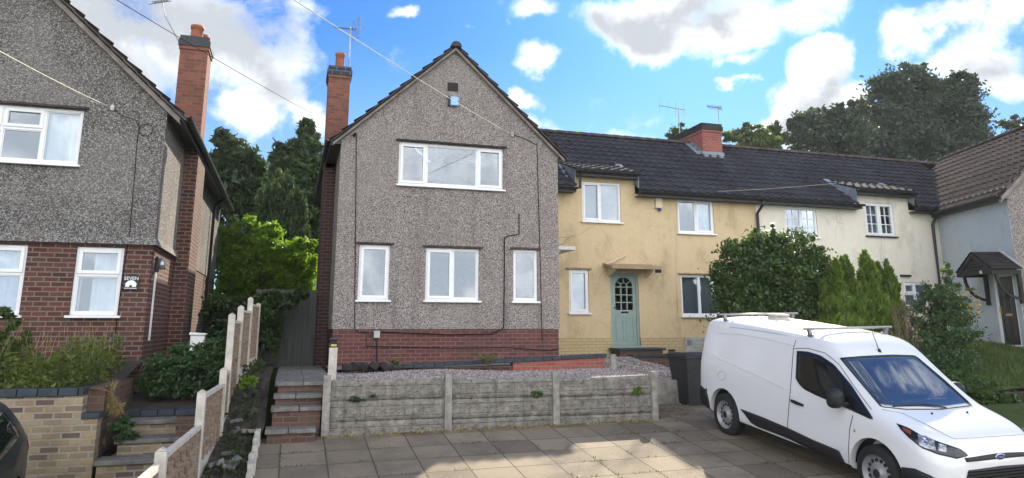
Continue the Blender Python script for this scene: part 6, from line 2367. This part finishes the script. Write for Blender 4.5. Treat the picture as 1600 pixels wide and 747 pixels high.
ring = [(bc.x + .0185, .065 * math.cos(a), bc.z + .027 * math.sin(a)) for a in np.linspace(0, 2 * math.pi, 28, endpoint=False)]
MB().prism([Vector(p) for p in ring], (-.01, 0, 0)).build('badge_face', 'badge_blue', bd_)
o = lettering('Ford', 'badge_script', 'chrome', bd_, Vector((bc.x + .020, 0, bc.z)), .042, rot=(R(90), 0, R(90)), depth=.002)
o.data.transform(Matrix.Translation((0, 0, 0)))
# bonnet line and washer jets
SK.line('bonnet_gap', 'meter_grey', cp, vec2([(1378, 640), (1410, 646), (1450, 665), (1490, 686), (1540, 683), (1599, 679)]), .004, 40, mirror=False)
for u, v in ((1456, 647), (1511, 645)):
    p = SK.cam_pt(u, v, .008)
    MB().lathe([(0, -.01), (.014, -.01), (.010, .012), (0, .012)], p, 'Z', 8).build('washer_jet', 'van_black', vn)
# headlights: dark housing, bright reflector, amber corner
ht = [(1401, 662), (1420, 669), (1438, 680), (1470, 692), (1500, 702), (1511, 710)]
hb_ = [(1408, 672), (1420, 684), (1440, 700), (1465, 710), (1495, 717), (1511, 713)]
hls = SK.patch('headlight', 'van_glass', cp, vec2(ht), vec2(hb_), 22, 8, thick=.012)
cp2 = lambda p: SK.cam_pt(p.x, p.y, .013)
for i, o in enumerate(hls):
    sg = (1, -1)[i]
    for nm, mm, t_, b_ in (('reflector', 'lamp_lens', [(1434, 680), (1446, 682), (1460, 689)], [(1437, 696), (1448, 701), (1462, 704)]), ('bulb', 'chrome', [(1441, 684), (1450, 687)], [(1442, 693), (1451, 696)]), ('reflector', 'lamp_lens', [(1466, 693), (1478, 697)], [(1466, 705), (1478, 707)]), ('indicator', 'lens_amber', [(1410, 668), (1418, 671), (1424, 674)], [(1412, 673), (1418, 677), (1424, 681)])):
        A, B = resample(vec2(t_), 10), resample(vec2(b_), 10)
        grid = [cp2(A[i2].lerp(B[i2], j / 5)) for j in range(6) for i2 in range(10)]
        MB().add([(p.x, p.y * sg, p.z) for p in grid], [(j * 10 + i2, j * 10 + i2 + 1, (j + 1) * 10 + i2 + 1, (j + 1) * 10 + i2) for j in range(5) for i2 in range(9)]).build(nm, mm, o, True)
# mirrors
for s in (-1, 1):
    mb = MB()
    vs, fs = loft([dict(x=x_, h=h_, w=w_) for x_, h_, w_ in ((-.07, .07, .06), (-.06, .125, .10), (.0, .135, .11), (.06, .11, .09), (.10, .06, .05))], lambda st: [(0, -st['h']), (st['w'], -st['h'] * .85), (st['w'] * 1.05, 0), (st['w'], st['h'] * .85), (0, st['h'])])
    mb.add([(x_ + 2.56, y_ + s * 1.03, z_ + 1.12) for x_, y_, z_ in vs], fs)
    mb.bar((2.62, s * .86, 1.05), (2.57, s * .98, 1.06), .08, .07)
    mo = mb.build('wing_mirror', 'van_black', vn, True)
    sb = mo.modifiers.new('round', 'SUBSURF')
    sb.levels = sb.render_levels = 2
for y in (.15, .40):
    SK.line('roof_rib', 'white_plastic', lambda p: SK.top_pt(p.x, p.y, .002), vec2([(-.5, y), (1.0, y), (1.9, y)]), .007, 24)
# roof bars
def roof_bar(x):
    zt_ = SK.top_pt(x, .66).z + .10
    mb = MB().tube([(x, -.80, zt_), (x, .80, zt_)], .017, 8)
    rb = mb.build('roof_bar', 'alu', vn, True)
    for s in (-1, 1):
        ft_ = MB()
        zz = SK.top_pt(x, s * .66).z
        ft_.bar((x, s * .66, zz - .01), (x, s * .70, zt_ - .01), .05, .05)
        ft_.bar((x - .05, s * .66, zz + .01), (x + .05, s * .66, zz + .01), .05, .03)
        ft_.build('bar_foot', 'steel', rb)
roof_bar(-.28)
roof_bar(1.72)
p = SK.top_pt(.35, .12)
vt_ = MB().lathe([(.0, -.02), (.19, -.02), (.19, .0), (.15, .012), (.15, .045), (.18, .05), (.17, .07), (0, .075)], (.15, .05, p.z + .01), 'Z', 24)
vt_.build('roof_vent', 'concrete_pale', vn, True)
p = SK.cam_pt(1374, 549, .0)
ae = MB().tube([p, p + Vector((-.14, 0, .30))], .007, 5, .003).lathe([(0, -.01), (.03, -.01), (.015, .03), (0, .04)], p, 'Z', 10)
ae.build('aerial', 'van_black', vn)
SK.patch('tail_light', 'lens_red', lambda p: SK.hit(Vector((-4, p.x, p.y)), Vector((1, 0, 0)), .006), vec2([(-.80, 1.35), (-.70, 1.36)]), vec2([(-.84, .80), (-.74, .80)]), 6, 10)
SK.patch('number_plate', 'ivory_sign', lambda p: SK.hit(Vector((6, p.x, p.y)), Vector((-1, 0, 0)), .03), vec2([(-.26, .44), (.26, .44)]), vec2([(-.26, .33), (.26, .33)]), 8, 3, mirror=False)

# --- the dark car at the left edge
cr = thing('parked_car', 'dark grey hatchback with a red tail light, cut by the left edge', 'car', (0, 0, 0), rot=(0, 0, 0))
cr.rotation_euler = (0, math.atan(.115), R(-86))
cor = at(34, 686, 9.6)
cr.location = cor - Euler(cr.rotation_euler).to_matrix() @ Vector((-.68, .74, .92))
CM = Matrix.LocRotScale(cr.location, cr.rotation_euler, None)
CS = [dict(zip(K, r)) for r in [
    (-.72, .40, .50, .60, .80, .60, 1.05, .50, 1.08), (-.70, .34, .68, .76, .90, .76, 1.15, .60, 1.19), (-.62, .30, .78, .84, .95, .83, 1.28, .62, 1.33), (-.35, .25, .82, .87, .97, .85, 1.42, .60, 1.48), (.2, .22, .83, .88, .96, .86, 1.46, .60, 1.53), (1.0, .2, .83, .88, .95, .86, 1.46, .60, 1.53), (1.6, .2, .83, .88, .94, .86, 1.38, .60, 1.44),
    (2.2, .2, .83, .88, .92, .85, 1.06, .66, 1.10), (2.4, .2, .83, .88, .90, .85, .98, .68, 1.02), (2.9, .22, .82, .86, .80, .82, .88, .64, .92), (3.25, .24, .74, .78, .68, .74, .76, .56, .80), (3.35, .28, .6, .64, .58, .6, .66, .44, .68)]]
vs, fs = loft(CS, van_half)
cut, bvh = subdivided(vs, fs, 2, [(0, .33, .37, -1.2, -.58), (0, .33, .37, .58, 1.2), (2.58, .33, .37, -1.2, -.58), (2.58, .33, .37, .58, 1.2)])
cut.name = 'body'
cut.materials.clear()
cut.materials.append(MATS['car_grey'])
cut.shade_smooth()
cut.set_sharp_from_angle(angle=R(40))
bo_ = bpy.data.objects.new('body', cut)
COL.objects.link(bo_)
set_parent(bo_, cr)
CK = Skin(cr, bvh, CM)
for x in (0, 2.58):
    for s in (-1, 1):
        wheel(cr, x, s * .77, .32, .32)
        liner(cr, x, s * .70, .33, .365)
sp = lambda p: CK.side_pt(p.x, p.y)
CK.patch('side_window', 'van_glass', sp, vec2([(-.15, 1.35), (.4, 1.40), (1.2, 1.40), (1.7, 1.28), (2.15, 1.02)]), vec2([(-.3, 1.06), (.4, 1.02), (1.2, 1.0), (1.7, .99), (2.15, .98)]), 24, 6)
CK.patch('tail_light', 'lens_red', sp, vec2([(-.685, .97), (-.62, .98), (-.50, .97)]), vec2([(-.69, .76), (-.62, .80), (-.50, .90)]), 10, 5)
rp = lambda p: CK.hit(Vector((-4, p.x, p.y)), Vector((1, 0, 0)), .006)
CK.patch('rear_window', 'screen_glass', rp, vec2([(-.48, 1.38), (.48, 1.38)]), vec2([(-.62, 1.06), (.62, 1.06)]), 16, 6, mirror=False)
CK.patch('rear_bumper', 'van_black', rp, vec2([(-.6, .42), (.6, .42)]), vec2([(-.55, .36), (.55, .36)]), 10, 3, mirror=False)
